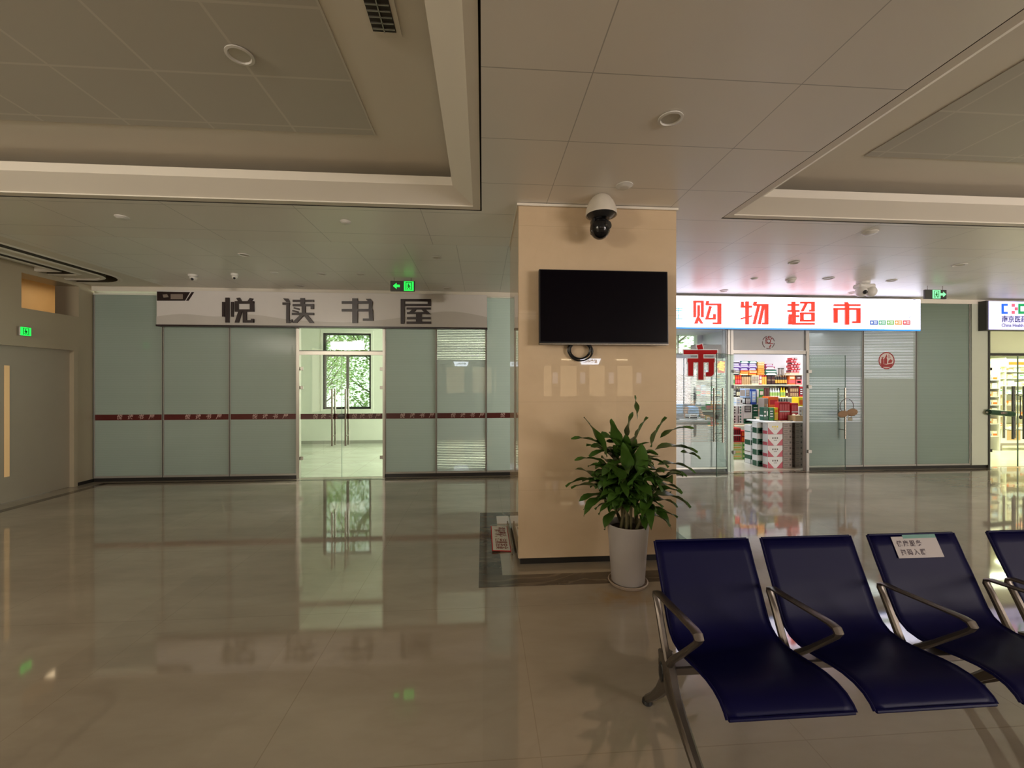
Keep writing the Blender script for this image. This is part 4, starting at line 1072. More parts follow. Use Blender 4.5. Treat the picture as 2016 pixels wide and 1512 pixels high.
bottle('cream bottle just right of the yellow bottles', X96(1550.5), SHY + .03, zB, .025, .2, 'cream', 'tan', 'brown', None)
rowbox(1554.5, 1573, ['brown', 'tan', 'maroon'], 'cans', 'wide brown carton at the right of the middle shelf', z0=zB, z1=zB + .24, group='goods on the middle shelf')
rowbox(1574, 1581, ['red', 'maroon', 'white'], 'panel', 'red box at the right end of the middle shelf', z0=zB, z1=zB + .26, group='goods on the middle shelf')
for k in range(5): bottle('dark wine bottle on the lower grocery shelf, %s' % ORD[k], X96(1531 + k * 5), SHY + .03, zC, .03, .27, 'dark', 'grey', 'cream', 'dark bottles on the lower shelf')
for k in range(2): bottle('dark bottle at the left end of the lower grocery shelf, %s of two' % ('left', 'right')[k], X96(1444 + k * 6), SHY + .03, zC, .028, .26, 'dark', 'cream', 'grey', 'dark bottles at the left of the lower shelf')

# display table with stacked drink cartons
Yt = 8.62
def XP(px, Y): return at(px, 800, Y)[0]
tb = thing('display_table', 'low white display table carrying the white and green drink cartons', 'table', (XP(1478, Yt), Yt + .3, 0))
tx0, tx1 = XP(1441, Yt), XP(1512, Yt)
MB().box(tx0, tx1, Yt - .02, Yt + .55, .70, .73).build('tabletop', m_shelf, tb)
for xx in (tx0 + .02, tx1 - .05):
    for yy in (Yt, Yt + .5): MB().box(xx, xx + .03, yy, yy + .03, 0, .70).build('leg', m_white, tb)
def stk(pxs, Y, z0, hs, styles, name, label, group, depth=.25, cat='box'):
    z = z0; W_ = ['lowest', 'second up', 'third up', 'fourth up', 'fifth up', 'sixth up', 'seventh up', 'eighth up']
    for k, (h, st_) in enumerate(zip(hs, styles)):
        lab = label % (W_[k] if k < len(hs) - 1 or len(hs) == 1 else 'topmost') if '%s' in label else label
        carton(name, lab, None, Y, st_[0], st_[1], z0=z, z1=z + h, depth=depth, group=group, Xs=(XP(pxs[0], Y), XP(pxs[1], Y)), cat=cat); z += h
wg = (['white', 'dgreen', 'white'], 'half'); wd = (['white', 'dark', 'white'], 'panel'); wdot = (['white', 'teal', 'dark'], 'dots')
stk((1441, 1451), Yt, .73, [.2, .2], [(['white', 'dark', 'teal'], 'dots')] * 2, 'drink_carton', 'white carton with dark print at the left edge of the display table, %s', 'drink cartons on the display table')
stk((1451.5, 1463), Yt, .73, [.2, .2], [wdot] * 2, 'drink_carton', 'white carton with round green pictures on the display table, %s', 'drink cartons on the display table')
stk((1463.5, 1481), Yt, .73, [.22, .2], [(['white', 'dgreen', 'white'], 'half'), wd], 'drink_carton', 'white carton with deep green foot in the middle of the display table, %s', 'drink cartons on the display table')
stk((1481.5, 1500), Yt, .73, [.22, .2], [(['dgreen', 'white', 'green'], 'lines'), (['dgreen', 'white', 'dark'], 'lines')], 'drink_carton', 'dark green carton at the right of the display table, %s', 'drink cartons on the display table')
stk((1450, 1462.5), Yt + .02, 1.13, [.17], [(['white', 'sky', 'dark'], 'lines')], 'drink_carton', 'white carton with pale blue lines on top of the left stacks', 'drink cartons on the display table')
stk((1467, 1478), Yt + .02, 1.15, [.15], [(['dark', 'white', 'grey'], 'panel')], 'drink_carton', 'black carton on top of the middle stack', 'drink cartons on the display table')
stk((1479.4, 1489), Yt - .01, 1.15, [.34], [(['blue', 'sky', 'white'], 'panel')], 'gift_carton', 'tall royal blue gift carton topping the display table', 'tall cartons topping the display', depth=.2)
stk((1467.5, 1476.5), Yt + .03, 1.30, [.2], [(['sky', 'grey', 'white'], 'panel')], 'gift_carton', 'pale blue gift carton left of the royal blue one', 'tall cartons topping the display', depth=.2)
stk((1490.3, 1494), Yt, 1.151, [.33], [(['white', 'lgreen', 'white'], 'band')], 'gift_carton', 'narrow pale carton between the blue and the green gift cartons', 'tall cartons topping the display', depth=.2)
stk((1494.5, 1504), Yt, 1.15, [.34], [(['green', 'lgreen', 'white'], 'band')], 'gift_carton', 'tall green gift carton topping the display table', 'tall cartons topping the display', depth=.2)
# floor stacks in front of the table
Yf = 8.32
stk((1441, 1461), Yf, .004, [.092] * 4, [(['cream', 'lgreen', 'amber'], 'band')] * 4, 'fruit_box', 'cream and green fruit box in the left floor stack, %s', 'fruit boxes on the grocery floor')
stk((1461.5, 1477), Yf, .004, [.092] * 4, [(['lgreen', 'green', 'cream'], 'band')] * 4, 'fruit_box', 'lime green fruit box in the second floor stack, %s', 'fruit boxes on the grocery floor')
stk((1442, 1459), Yf, .372, [.30], [(['red', 'maroon', 'white'], 'cans')], 'gift_box', 'large bright red gift box on the cream fruit boxes', 'red gift boxes on the fruit boxes')
stk((1459.5, 1475), Yf, .372, [.24], [(['red', 'orange', 'maroon'], 'cans')], 'gift_box', 'dark red and orange gift box on the lime fruit boxes', 'red gift boxes on the fruit boxes')
Yc = 7.85
stk((1478, 1490), Yc, .004, [.17, .20, .20, .2], [(['dgreen', 'white', 'white'], 'half'), (['white', 'grey', 'teal'], 'lines'), (['white', 'dgreen', 'grey'], 'half'), (['white', 'teal', 'grey'], 'lines')], 'milk_carton', 'white milk gift carton behind the green striped stack, %s', 'milk cartons behind the striped stack', depth=.2)
Yg = 7.60
stk((1490.5, 1511), Yg, .004, [.213] * 4, [(['white', 'dgreen', 'white'], 'half')] * 4, 'milk_carton', 'white over deep green milk carton in the stack by the aisle, %s', 'green striped milk cartons by the aisle', depth=.15)
# counter made of cartons at the right of the doorway
Yk = 7.42
fs = [(['white', 'rose', 'dgrey'], 'vee')] * 3 + [(['white', 'rose', 'yellow'], 'vee')]
stk((1511.5, 1541), Yk, .004, [.214] * 4, fs, 'patterned_carton', 'white carton with rose triangles stacked by the grocery entrance, %s', 'rose patterned cartons by the entrance', depth=.15)
for nm, (a0, a1) in (('left', (1541.5, 1560)), ('right', (1565.5, 1581))):
    stk((a0, a1), Yk + (.0 if nm == 'left' else .02), .004, [.107] * 8, [(['grey', 'dgrey', 'dgrey'], 'lines')] * 8, 'grey_carton', 'flat grey carton in the ' + nm + ' grey stack by the entrance, %s', 'flat grey cartons by the entrance', depth=.34)
kt = thing('counter_top', 'white board with papers lying over the carton stacks by the entrance', 'table top', (XP(1545, Yk), Yk + .2, .861))
MB().box(XP(1506, Yk), XP(1583, Yk), Yk - .02, Yk + .55, .861, .885, .004).build('board', m_whitestick, kt)
MB().box(XP(1522, Yk + .2), XP(1552, Yk + .2), Yk + .08, Yk + .2, .8855, .897).build('dark_tray', cm('dark'), kt)
b = MB()
for k in range(5): b.box(XP(1530 + k * 6, Yk), XP(1534 + k * 6, Yk), Yk, Yk + .05, .8855, .893 + .003 * (k % 2))
b.build('small_goods', cm('cream'), kt)
ks = thing('stacking_crate', 'dark crate under the back of the white counter board', 'crate', (XP(1545, 7.8), 7.87, 0)); MB().box(XP(1524, 7.78), XP(1575, 7.78), 7.78, 7.96, .004, .86, .01).build('crate_body', cm('dgrey'), ks)
bk = thing('wire_basket', 'small pale basket of goods at the right end of the counter board', 'basket', (XP(1574, Yk + .05), Yk + .15, .8855))
bx0, bx1 = XP(1566, Yk + .05), XP(1582, Yk + .05)
MB().box(bx0, bx1, Yk + .05, Yk + .06, .8855, .99).box(bx0, bx1, Yk + .24, Yk + .25, .8855, .99).box(bx0, bx0 + .01, Yk + .06, Yk + .24, .8855, .99).box(bx1 - .01, bx1, Yk + .06, Yk + .24, .8855, .99).box(bx0 + .01, bx1 - .01, Yk + .06, Yk + .24, .8855, .895).build('basket_body', cm('tan'), bk)
MB().ball((bx0 + .05, Yk + .15, .98), .035).ball((bx0 + .12, Yk + .14, .975), .035).ball((bx0 + .085, Yk + .2, .985), .035).build('goods', cm('cream'), bk, smooth=True)
Yr = 7.70
zr = .885
def onc(p0, p1, h, cc, ds, label, name='gift_box', group='boxes on the counter board', Y=Yr, depth=.12): carton(name, label, None, Y, cc, ds, z0=zr, z1=zr + h, depth=depth, group=group, Xs=(XP(p0, Y), XP(p1, Y)))
onc(1503, 1513, .26, ['dgreen', 'white', 'white'], 'lines', 'dark green box with white lid print at the left of the counter board')
onc(1514, 1524, .25, ['green', 'dgreen', 'white'], 'panel', 'green box just left of the yellow one on the counter board')
onc(1525, 1532, .25, ['yellow', 'amber', 'orange'], 'band', 'narrow yellow box on the counter board')
onc(1533.5, 1556, .36, ['red', 'pink', 'white'], 'cans', 'big bright red gift box on the counter board, left one')
onc(1558, 1572, .34, ['red', 'pink', 'white'], 'cans', 'big bright red gift box on the counter board, right one')
onc(1573, 1582, .26, ['white', 'grey', 'cream'], 'lines', 'white box at the right end of the counter board', Y=7.86, depth=.08)
carton('orange_carton', 'orange carton with pale label above the green boxes', None, 8.35, ['orange', 'cream', 'red'], 'band', z0=.885, z1=1.33, depth=.2, group='cartons behind the counter board', Xs=(XP(1513, 8.35), XP(1533, 8.35)))
carton('grey_carton', 'plain grey carton left of the orange carton', None, 8.35, ['grey', 'tan', 'cream'], 'lines', z0=.885, z1=1.3, depth=.2, group='cartons behind the counter board', Xs=(XP(1504.5, 8.35), XP(1512.5, 8.35)))
carton('yellow_carton', 'yellow carton behind the white box by the door frame', None, 8.35, ['yellow', 'green', 'orange'], 'band', z0=.885, z1=1.32, depth=.2, group='cartons behind the counter board', Xs=(XP(1572, 8.35), XP(1584, 8.35)))
rk = thing('rear_rack', 'plain shelf rack behind the counter board holding upper cartons', 'shelf', (XP(1545, 8.45), 8.45, 0))
MB().box(XP(1504, 8.35), XP(1586, 8.35), 8.33, 8.62, .86, .885).box(XP(1504, 8.35), XP(1506, 8.35), 8.35, 8.6, 0.004, .86).box(XP(1584, 8.35), XP(1586, 8.35), 8.35, 8.6, 0.004, .86).build('rack_body', m_shelf, rk)

# cashier side, seen through the striped pane
dk = thing('cashier_desk', 'pale cashier desk behind the striped pane of the grocery', 'desk', (4.7, 9.2, 0))
MB().box(3.9, 5.15, 8.95, 9.5, .74, .78).build('desktop', m_whitestick, dk)
MB().box(3.95, 5.1, 9.0, 9.04, .02, .74).build('front_panel', cm('grey'), dk)
mn = thing('monitor', 'grey computer monitor on the cashier desk', 'monitor', (4.4, 9.2, .78))
MB().box(4.2, 4.62, 9.2, 9.23, .92, 1.2, .004).build('screen', cm('sky'), mn); MB().box(4.39, 4.43, 9.2, 9.24, .79, .94).build('stand', cm('dgrey'), mn); MB().box(4.32, 4.5, 9.12, 9.3, .7805, .792).build('foot', cm('dgrey'), mn)
carton('receipt_printer', 'white receipt printer on the cashier desk', None, 9.1, ['white', 'dark', 'grey'], 'band', z0=.78, z1=.92, depth=.2, Xs=(4.72, 4.92), cat='printer')
b = MB().box(3.12, 4.9, 10.55, 10.6, 0, 2.2); tg = tag(b.build('partition_screen', cm('dgrey')), 'dark grey partition panel behind the cashier', 'partition')
cb = carton('wall_cabinet', 'dark slatted wall cabinet hung high behind the red character', None, 10.2, ['dgrey', 'dark', 'grey'], 'lines', z0=2.05, z1=2.62, depth=.25, Xs=(5.45, 6.15), cat='cabinet')
MB().box(5.4, 5.95, 10.44, 10.5, 0.0, 2.0).build('support_post', cm('grey'), cb) if False else None
# seated cashier
def person():
    px_, py_ = 5.25, 10.0
    t = thing('person', 'person with dark hair in a pale top sitting behind the cashier desk', 'person', (px_, py_, 0))
    J = {'pel': (px_, py_, .50), 'wst': (px_, py_, .68), 'ch': (px_, py_ - .02, .90), 'nk': (px_, py_ - .03, 1.10), 'hd': (px_, py_ - .06, 1.20), 'ht': (px_, py_ - .05, 1.32),
         'ls': (px_ - .17, py_ - .02, .98), 'le': (px_ - .22, py_ - .12, .76), 'lw': (px_ - .12, py_ - .34, .82), 'lh': (px_ - .08, py_ - .42, .82),
         'rs': (px_ + .17, py_ - .02, .98), 're': (px_ + .22, py_ - .12, .76), 'rw': (px_ + .12, py_ - .34, .82), 'rh': (px_ + .08, py_ - .42, .82),
         'lk': (px_ - .10, py_ - .42, .48), 'la': (px_ - .10, py_ - .40, .10), 'lt': (px_ - .10, py_ - .52, .05), 'rk': (px_ + .10, py_ - .42, .48), 'ra': (px_ + .10, py_ - .40, .10), 'rt': (px_ + .10, py_ - .52, .05)}
    E = [('pel', 'wst'), ('wst', 'ch'), ('ch', 'nk'), ('nk', 'hd'), ('hd', 'ht'), ('ch', 'ls'), ('ls', 'le'), ('le', 'lw'), ('lw', 'lh'), ('ch', 'rs'), ('rs', 're'), ('re', 'rw'), ('rw', 'rh'), ('pel', 'lk'), ('lk', 'la'), ('la', 'lt'), ('pel', 'rk'), ('rk', 'ra'), ('ra', 'rt')]
    Rr = dict(pel=.13, wst=.12, ch=.13, nk=.05, hd=.085, ht=.075, ls=.06, le=.042, lw=.028, lh=.035, rs=.06, re=.042, rw=.028, rh=.035, lk=.065, la=.04, lt=.04, rk=.065, ra=.04, rt=.04)
    ks_ = list(J); me = bpy.data.meshes.new('body'); me.from_pydata([tuple(Vector(J[k]) - Vector((px_, py_, 0))) for k in ks_], [(ks_.index(a), ks_.index(c)) for a, c in E], [])
    o = bpy.data.objects.new('body', me); COL.objects.link(o); o.parent = t
    md = o.modifiers.new('Skin', 'SKIN'); sv = me.skin_vertices[0].data if me.skin_vertices else None
    if sv is None:
        me.skin_vertices.new() if hasattr(me.skin_vertices, 'new') else None
        sv = me.skin_vertices[0].data if me.skin_vertices else None
    if sv is not None:
        for k, s_ in zip(ks_, sv): s_.radius = (Rr[k], Rr[k]); s_.use_root = (k == 'pel')
    o.modifiers.new('Sub', 'SUBSURF').levels = 2; o.modifiers['Sub'].render_levels = 2
    me.materials.append(pm('skin_tone', srgb(200, 160, 135), .6))
    b = MB(); b.ball((px_, py_ - .035, 1.275), (.108, .115, .115)); b.build('hair', cm('dark'), t, smooth=True)
    b = MB(); b.lathe([(.15, .52), (.15, .7), (.165, .9), (.15, 1.0), (.07, 1.06)], px_, py_ - .01, 20); b.build('shirt', cm('sky'), t, smooth=True)
person()
stl = thing('stool', 'round stool under the cashier', 'stool', (5.25, 10.03, 0))
MB().lathe([(.16, .35), (.17, .37), (.16, .39)], 5.25, 10.03, 20).build('seat', cm('dark'), stl); MB().lathe([(.15, .004), (.02, .03), (.02, .35)], 5.25, 10.03, 16).build('stem', m_steel, stl)
# red banner by the till
x0, x1, z0, z1 = R4(1413, 711, 1433, 734, 9.4)
bn = thing('red_banner', 'red hanging banner with a yellow character beside the open glass leaf', 'banner', ((x0 + x1) / 2, 9.4, z0))
MB().box(x0, x1, 9.4, 9.41, z0, z1).build('banner_sheet', m_redstick, bn)
text_mb(MB(), '冬', .24, (x0 + x1) / 2 - .03, 9.398, (z0 + z1) / 2, bold=.008).build('lettering', cm('yellow'), bn)
MB().tube([((x0 + x1) / 2, 9.405, z1), ((x0 + x1) / 2, 9.405, 3.0)], .004, 6).build('hanging_cord', cm('dgrey'), bn)
# side rack with bright packets left of the doorway
sr = thing('side_rack', 'tall light rack of mixed packets seen through the open glass leaf', 'shelf', (6.0, 10.4, 0))
for zz in (.5, .9, 1.3, 1.7): MB().box(5.55, 6.25, 10.35, 10.7, zz - .02, zz).build('shelf_board', m_shelf, sr)
MB().box(5.52, 5.55, 10.35, 10.7, 0.004, 2.0).box(6.25, 6.28, 10.35, 10.7, .004, 2.0).box(5.52, 6.28, 10.7, 10.72, .004, 2.0).build('rack_frame', m_white, sr)
k = 0
rr = random.Random(12)
CN = ['white', 'teal', 'amber', 'sky', 'cream', 'green', 'pink', 'orange']
for zi, zz in enumerate((.5, .9, 1.3, 1.7)):
    for c in range(5):
        cc = CN[(zi * 3 + c * 5) % 8]
        carton('snack_packet', '%s packet on the side rack, %s board, %s' % (cc, ['lowest', 'second', 'third', 'top'][zi], ORD[c]), None, 10.38, [cc, CN[(zi + c + 3) % 8], 'white'], 'band', z0=zz, z1=zz + rr.uniform(.2, .3), depth=.2, group='packets on the side rack', Xs=(5.56 + c * .137, 5.56 + c * .137 + .13), cat='packet')

# ------------------------------------------------------------------ pharmacy
ph = thing('pharmacy_sign', 'lit pale sign with blue, red and green logo reading 南京医药', 'sign', (10.6, FY - .15, 2.63))
MB().box(9.40, 12.6, FY - .16, FY - .035, 2.605, 3.16).build('sign_case', m_alud, ph)
MB().box(9.44, 12.6, FY - .17, FY - .16, 2.62, 3.15).build('light_panel', emit_mat('lilac_lightbox', (0.66, 0.64, 0.98), 1.0), ph)
YQ = FY - .173
def PQ(x, y): return at(x, y, YQ)
def px_poly(pts, mat, name='logo_block', y0=YQ, y1=FY - .17): MB().prism([PQ(*q) for q in pts], y0, y1).build(name, mat, ph)
m_lb = emit_mat('blue_logo', srgb(25, 95, 225), .9); m_lg = emit_mat('green_logo', srgb(10, 150, 80), .8); m_lr = emit_mat('red_logo', srgb(230, 90, 110), .9); m_lk = emit_mat('dark_lit_lettering', srgb(60, 60, 110), .8)
b = MB()
for q in ([(1972, 598), (1984, 598), (1984, 602), (1972, 602)], [(1972, 602), (1976.5, 602), (1976.5, 614), (1972, 614)], [(1972, 614), (1984, 614), (1984, 618), (1972, 618)]): b.prism([PQ(*p_) for p_ in q], YQ, FY - .17)
b.build('logo_block', m_lb, ph)
b = MB()
for q in ([(1992, 598), (1998, 598), (1998, 604), (1992, 604)], [(1998, 605), (2004, 605), (2004, 611), (1998, 611)], [(1992, 612), (1998, 612), (1998, 618), (1992, 618)]): b.prism([PQ(*p_) for p_ in q], YQ, FY - .17)
b.build('logo_block', m_lr, ph)
b = MB()
for q in ([(2005, 598), (2020, 598), (2020, 603), (2005, 603)], [(2005, 603), (2009, 603), (2009, 613), (2005, 613)], [(2005, 613), (2020, 613), (2020, 618), (2005, 618)]): b.prism([PQ(*p_) for p_ in q], YQ, FY - .17)
b.build('logo_block', m_lg, ph)
t = MB(); xa, za = PQ(1972, 629); xb, _ = PQ(2016, 629)
text_mb(t, '南京医药', .118 * 1.12, xa, YQ + .001, za, bold=.002, align='LEFT'); t.build('lettering', m_lk, ph)
t = MB(); xa, za = PQ(1972, 640.5); text_mb(t, 'China Health Care', .085, xa, YQ + .001, za, bold=.001, align='LEFT'); t.build('lettering', m_lk, ph)
# glass front of the pharmacy
b = MB().box(9.60, 9.64, FY - .04, FY + .06, 0, 3.12).box(9.64, 14.5, FY - .03, FY + .05, 2.14, 2.19)
pd = sthing('door_4', (10.4, FY, 0), 'clear glass double door of the pharmacy')
b.build('door_frame', m_alud, pd)
MB().box(9.64, 14.5, FY - .004, FY + .004, 2.19, 2.63).build('transom_glass', film_mat('cream_film', (.82, .82, .60), base_open=.35), pd)
for k, (a0, a1) in enumerate(((9.66, 10.262), (10.272, 10.9))):
    lf = MB().box(a0, a1, FY - .006, FY + .006, .012, 2.135).build('glass_leaf', m_glass, pd)
    ex = a1 - .003 if k == 0 else a0
    MB().box(ex, ex + .003, FY - .0065, FY + .0065, .012, 2.135).build('glass_edge', m_glass_edge, lf)
    hx = 10.07 if k == 0 else 10.30
    for sgn in (-1, 1):
        b = MB().tube([(hx, FY + sgn * .07, .55), (hx, FY + sgn * .07, 1.56)], .02, 12)
        for zz in (.72, 1.40): b.tube([(hx, FY + sgn * .07, zz), (hx, FY + sgn * .006, zz)], .009, 8)
        b.build('door_handle', m_alud if sgn < 0 else m_steel, lf, smooth=True)
    if k == 0:
        for zz in (.30, 1.86, 1.05): MB().box(9.655, 9.72, FY - .014, FY + .014, zz, zz + .055, .003).build('hinge', m_alud, lf)
for k in range(3):
    MB().box(10.92 + k * 1.1, 12.0 + k * 1.1, FY - .006, FY + .006, .012, 2.135).build('side_glass', m_glass, pd)
tube_ = thing('green_tube_sign', 'dark green roller with pale writing hung across the pharmacy door handles', 'sign', (9.9, FY - .1, 1.07))
xa, za = at(1946, 811, FY - .1); xb, zb = at(1993, 815, FY - .1)
MB().tube([(xa, FY - .1, za), (xb, FY - .1, zb)], [.052, .052], 16).build('roller', pm('dark_green_vinyl', srgb(14, 62, 42), .4), tube_, smooth=True)
t = MB(); text_mb(t, 'PUSH' if False else '请推门', .045, (xa + xb) / 2, FY - .153, (za + zb) / 2); t.build('lettering', m_pink_txt, tube_)
MB().tube([(xa, FY - .1, za - .01), (xa - .03, FY - .1, za - .01)], .02, 12).tube([(xb, FY - .1, zb), (xb + .04, FY - .1, zb + .01)], .012, 10).build('end_cap', m_steel, tube_, smooth=True)
lo = thing('door_lock', 'black lock hanging between the pharmacy door handles', 'lock', (10.2, FY - .1, .93))
MB().ball((10.19, FY - .1, .97), (.03, .02, .04)).build('lock_body', m_black, lo, smooth=True); MB().tube([(10.09, FY - .1, 1.40), (10.18, FY - .1, 1.37), (10.18, FY - .1, 1.0)], .008, 8).tube([(10.18, FY - .1, 1.37), (10.29, FY - .1, 1.38)], .008, 8).build('cable', m_black, lo, smooth=True)
# room
b = MB().box(9.6, 9.7, FY + .1, 12.4, 0, 3.0).box(9.6, XR, 12.3, 12.4, 0, 3.0).box(9.6, XR, FY + .1, 12.4, 3.0, 3.1)
struct(b.build('wall_pharmacy', m_wall_ph), 'cream walls of the pharmacy')
MB().box(9.7, XR, FY + .06, 12.3, 0, .004).build('floor', m_fl3)['kind'] = 'structure'
b = MB().box(12.9, 15.2, 10.35, 10.4, 0, 2.3)
pu = thing('pharmacy_shelf', 'cream wall unit with glass boards full of small boxes in the pharmacy', 'shelf', (14.0, 10.2, 0))
b.build('back_panel', m_wall_ph, pu)
PZ = [.42, .75, 1.05, 1.33, 1.55, 1.75, 1.93]
for zz in PZ: MB().box(12.9, 15.2, 10.0, 10.35, zz - .015, zz).build('shelf_board', m_wall_ph, pu)
MB().box(12.86, 12.9, 10.0, 10.4, 0.004, 2.3).build('upright', m_wall_ph, pu); MB().box(13.9, 13.93, 10.0, 10.35, .004, 2.3).build('upright', m_wall_ph, pu)
hd_ = MB().box(12.9, 15.2, 9.97, 10.0, 2.06, 2.24).build('header_board', cm('cream'), pu)
MB().box(13.42, 14.9, 9.965, 9.97, 2.09, 2.21).build('grey_field', cm('sky'), hd_); MB().box(13.95, 14.7, 9.96, 9.965, 2.11, 2.19).build('red_field', cm('orange'), hd_)
rp = random.Random(5)
for zi, zz in enumerate(PZ):
    x = 12.93; c = 0
    while x < 14.75:
        w_ = rp.uniform(.12, .2); cc = rp.choice([['white', 'cream', 'sky'], ['cream', 'white', 'orange'], ['white', 'sky', 'green'], ['cream', 'tan', 'white'], ['tan', 'white', 'cream']] if zi > 2 else [['tan', 'cream', 'white'], ['orange', 'cream', 'white'], ['cream', 'white', 'tan']])
        if x < 13.95 and x + w_ > 13.88 or rp.random() < .12: x += w_; continue
        carton('medicine_box', '%s box, pharmacy wall unit, %s board, %s' % (cc[0], ['lowest', 'second', 'third', 'fourth', 'fifth', 'sixth', 'top'][zi], (ORD + ['eleventh from the left', 'twelfth from the left', 'thirteenth from the left', 'fourteenth from the left'])[c]), None, 10.02, cc, 'band', z0=zz, z1=zz + rp.uniform(.09, .14), depth=.12, group='medicine boxes on the pharmacy wall unit', Xs=(x, x + w_)); x += w_ + rp.uniform(.01, .05); c += 1
# left narrow shelf near the door
nl = thing('narrow_shelf', 'narrow white shelf of boxes at the left edge inside the pharmacy', 'shelf', (12.15, 9.0, 0))
MB().box(11.85, 11.88, 9.0, 9.3, .004, 2.1).box(12.35, 12.38, 9.0, 9.3, .004, 2.1).box(11.88, 12.35, 9.29, 9.3, .004, 2.1).build('frame', m_white, nl)
for zz in (.35, .65, .9, 1.1, 1.3, 1.5, 1.7): MB().box(11.88, 12.35, 9.0, 9.29, zz - .015, zz).build('shelf_board', m_white, nl)
for zi, zz in enumerate((.35, .65, .9, 1.1, 1.3, 1.5, 1.7)):
    for c in range(3): carton('medicine_box', '%s box on the narrow white pharmacy shelf, %s board up, %s of three' % ([['tan'], ['white'], ['cream']][(c + zi) % 3][0], ['lowest', 'second', 'third', 'fourth', 'fifth', 'sixth', 'top'][zi], ['left', 'middle', 'right'][c]), None, 9.02, [['tan', 'cream', 'white'], ['white', 'sky', 'cream'], ['cream', 'orange', 'white']][(c + zi) % 3], 'band', z0=zz, z1=zz + .12, depth=.15, group='boxes on the narrow pharmacy shelf', Xs=(11.9 + c * .15, 12.03 + c * .15))
st_ = thing('display_crate', 'pale grey display stand with slanted sides on the pharmacy floor', 'stand', (12.9, 9.1, 0))
MB().prism([(12.38, .18), (13.7, .18), (13.6, .55), (12.48, .55)], 9.0, 9.04).build('front_panel', m_whitestick, st_)
MB().box(12.38, 13.7, 9.0, 9.35, .12, .18).build('tray', cm('grey'), st_)
for xx in (12.4, 13.65):
    for yy in (9.0, 9.31): MB().box(xx, xx + .03, yy, yy + .03, .004, .12).build('leg', cm('grey'), st_)
MB().box(12.55, 12.9, 8.995, 9.0, .25, .5).box(13.1, 13.45, 8.995, 9.0, .25, .5).build('picture_panel', cm('tan'), st_)

# ------------------------------------------------------------------ ceiling fittings
def downlight(x, y, r, label, z=H, lit=False):
    t = thing('downlight', label, 'ceiling light', (x, y, z - .012), 'recessed ceiling downlights')
    b = MB(); b.lathe([(r * .72, 0.0), (r, -.004), (r * 1.0, -.010), (r * .80, -.012), (r * .72, 0)], x, y, 28, z, cap=False); b.build('trim_ring', m_white, t, smooth=True)
    b = MB(); b.lathe([(.001, -.0035), (r * .72, -.003)], x, y, 28, z, cap=False); b.v = b.v; b.build('diffuser', pm('off_white_diffuser', (.55, .53, .46), .4), t)
downlight(-1.374, 2.438, .074, 'round downlight in the raised left ceiling', H + .2695)
for x, y, r, lab in ((1.127, 2.399, .073, 'large round downlight above and in front of the pillar'), (-2.941, 5.306, .066, 'round downlight left of centre above the bookshop side'),
                     (-2.33, 6.15, .066, 'left one of two round downlights side by side above the bookshop sign'), (-1.76, 6.11, .066, 'right one of two round downlights side by side above the bookshop sign'), (-2.96, 6.91, .07, 'small round downlight right above the bookshop sign characters'),
                     (-.59, 6.917, .07, 'small round downlight above the right end of the bookshop sign'), (-.575, 5.24, .06, 'small round fitting left of the pillar top'), (4.09, 5.14, .066, 'dark rimmed downlight above the left half of the grocery sign'),
                     (4.70, 5.97, .04, 'tiny round fitting beside the smoke detector'), (5.22, 5.87, .078, 'wide flat downlight left of the twin camera'), (6.3, 5.92, .07, 'round downlight right of the twin camera'), (6.37, 5.07, .08, 'pale downlight above the right exit sign'), (4.12, 6.77, .07, 'round downlight just above the first red character'), (6.45, 6.75, .07, 'round downlight just above the last red character')):
    if lab.startswith('tiny'): continue
    downlight(x, y, r, lab)


def detector(x, y, r, h, label, name='smoke_detector', cat='smoke detector'):
    t = thing(name, label, cat, (x, y, H - h))
    MB().lathe([(r * .5, -h), (r * .8, -h * .85), (r, -h * .35), (r * 1.15, -h * .3), (r * 1.15, -.0005)], x, y, 22, H).build('base', m_white, t, smooth=True)
detector(-1.347, 4.157, .045, .022, 'small round detector on the ceiling right of the left tray corner, left of the pillar')
detector(-3.444, 4.196, .05, .02, 'small dark round detector on the ceiling near the left side')
detector(1.139, 3.242, .06, .02, 'flat round detector on the ceiling in front of the pillar camera')
detector(4.067, 4.054, .065, .025, 'round detector on the ceiling below the corner of the right tray')
detector(4.70, 5.97, .065, .06, 'white domed smoke detector above the grocery sign')
detector(4.105, 5.953, .045, .02, 'tiny round detector above the second red character')
detector(-2.988, 6.147, .05, .012, 'tiny dark ceiling fitting above the second bookshop character', name='ceiling_speaker', cat='ceiling speaker')


def dome_cam(x, y, label, r=.055, group=None):
    t = thing('dome_camera', label, 'security camera', (x, y, H - .09), group)
    MB().lathe([(r * .9, -.035), (r * 1.1, -.03), (r * 1.1, -.0005)], x, y, 22, H).build('base', m_white, t, smooth=True)
    MB().ball((x, y, H - .045), r * .85).build('dome', m_white, t, smooth=True)
    MB().ball((x + .01, y - r * .6, H - .07), r * .36).build('lens', m_black, t, smooth=True)
dome_cam(-4.231, 6.346, 'small white dome camera above the left end of the bookshop sign')
dome_cam(-3.589, 6.245, 'small white dome camera right of the other one above the bookshop sign', .045)
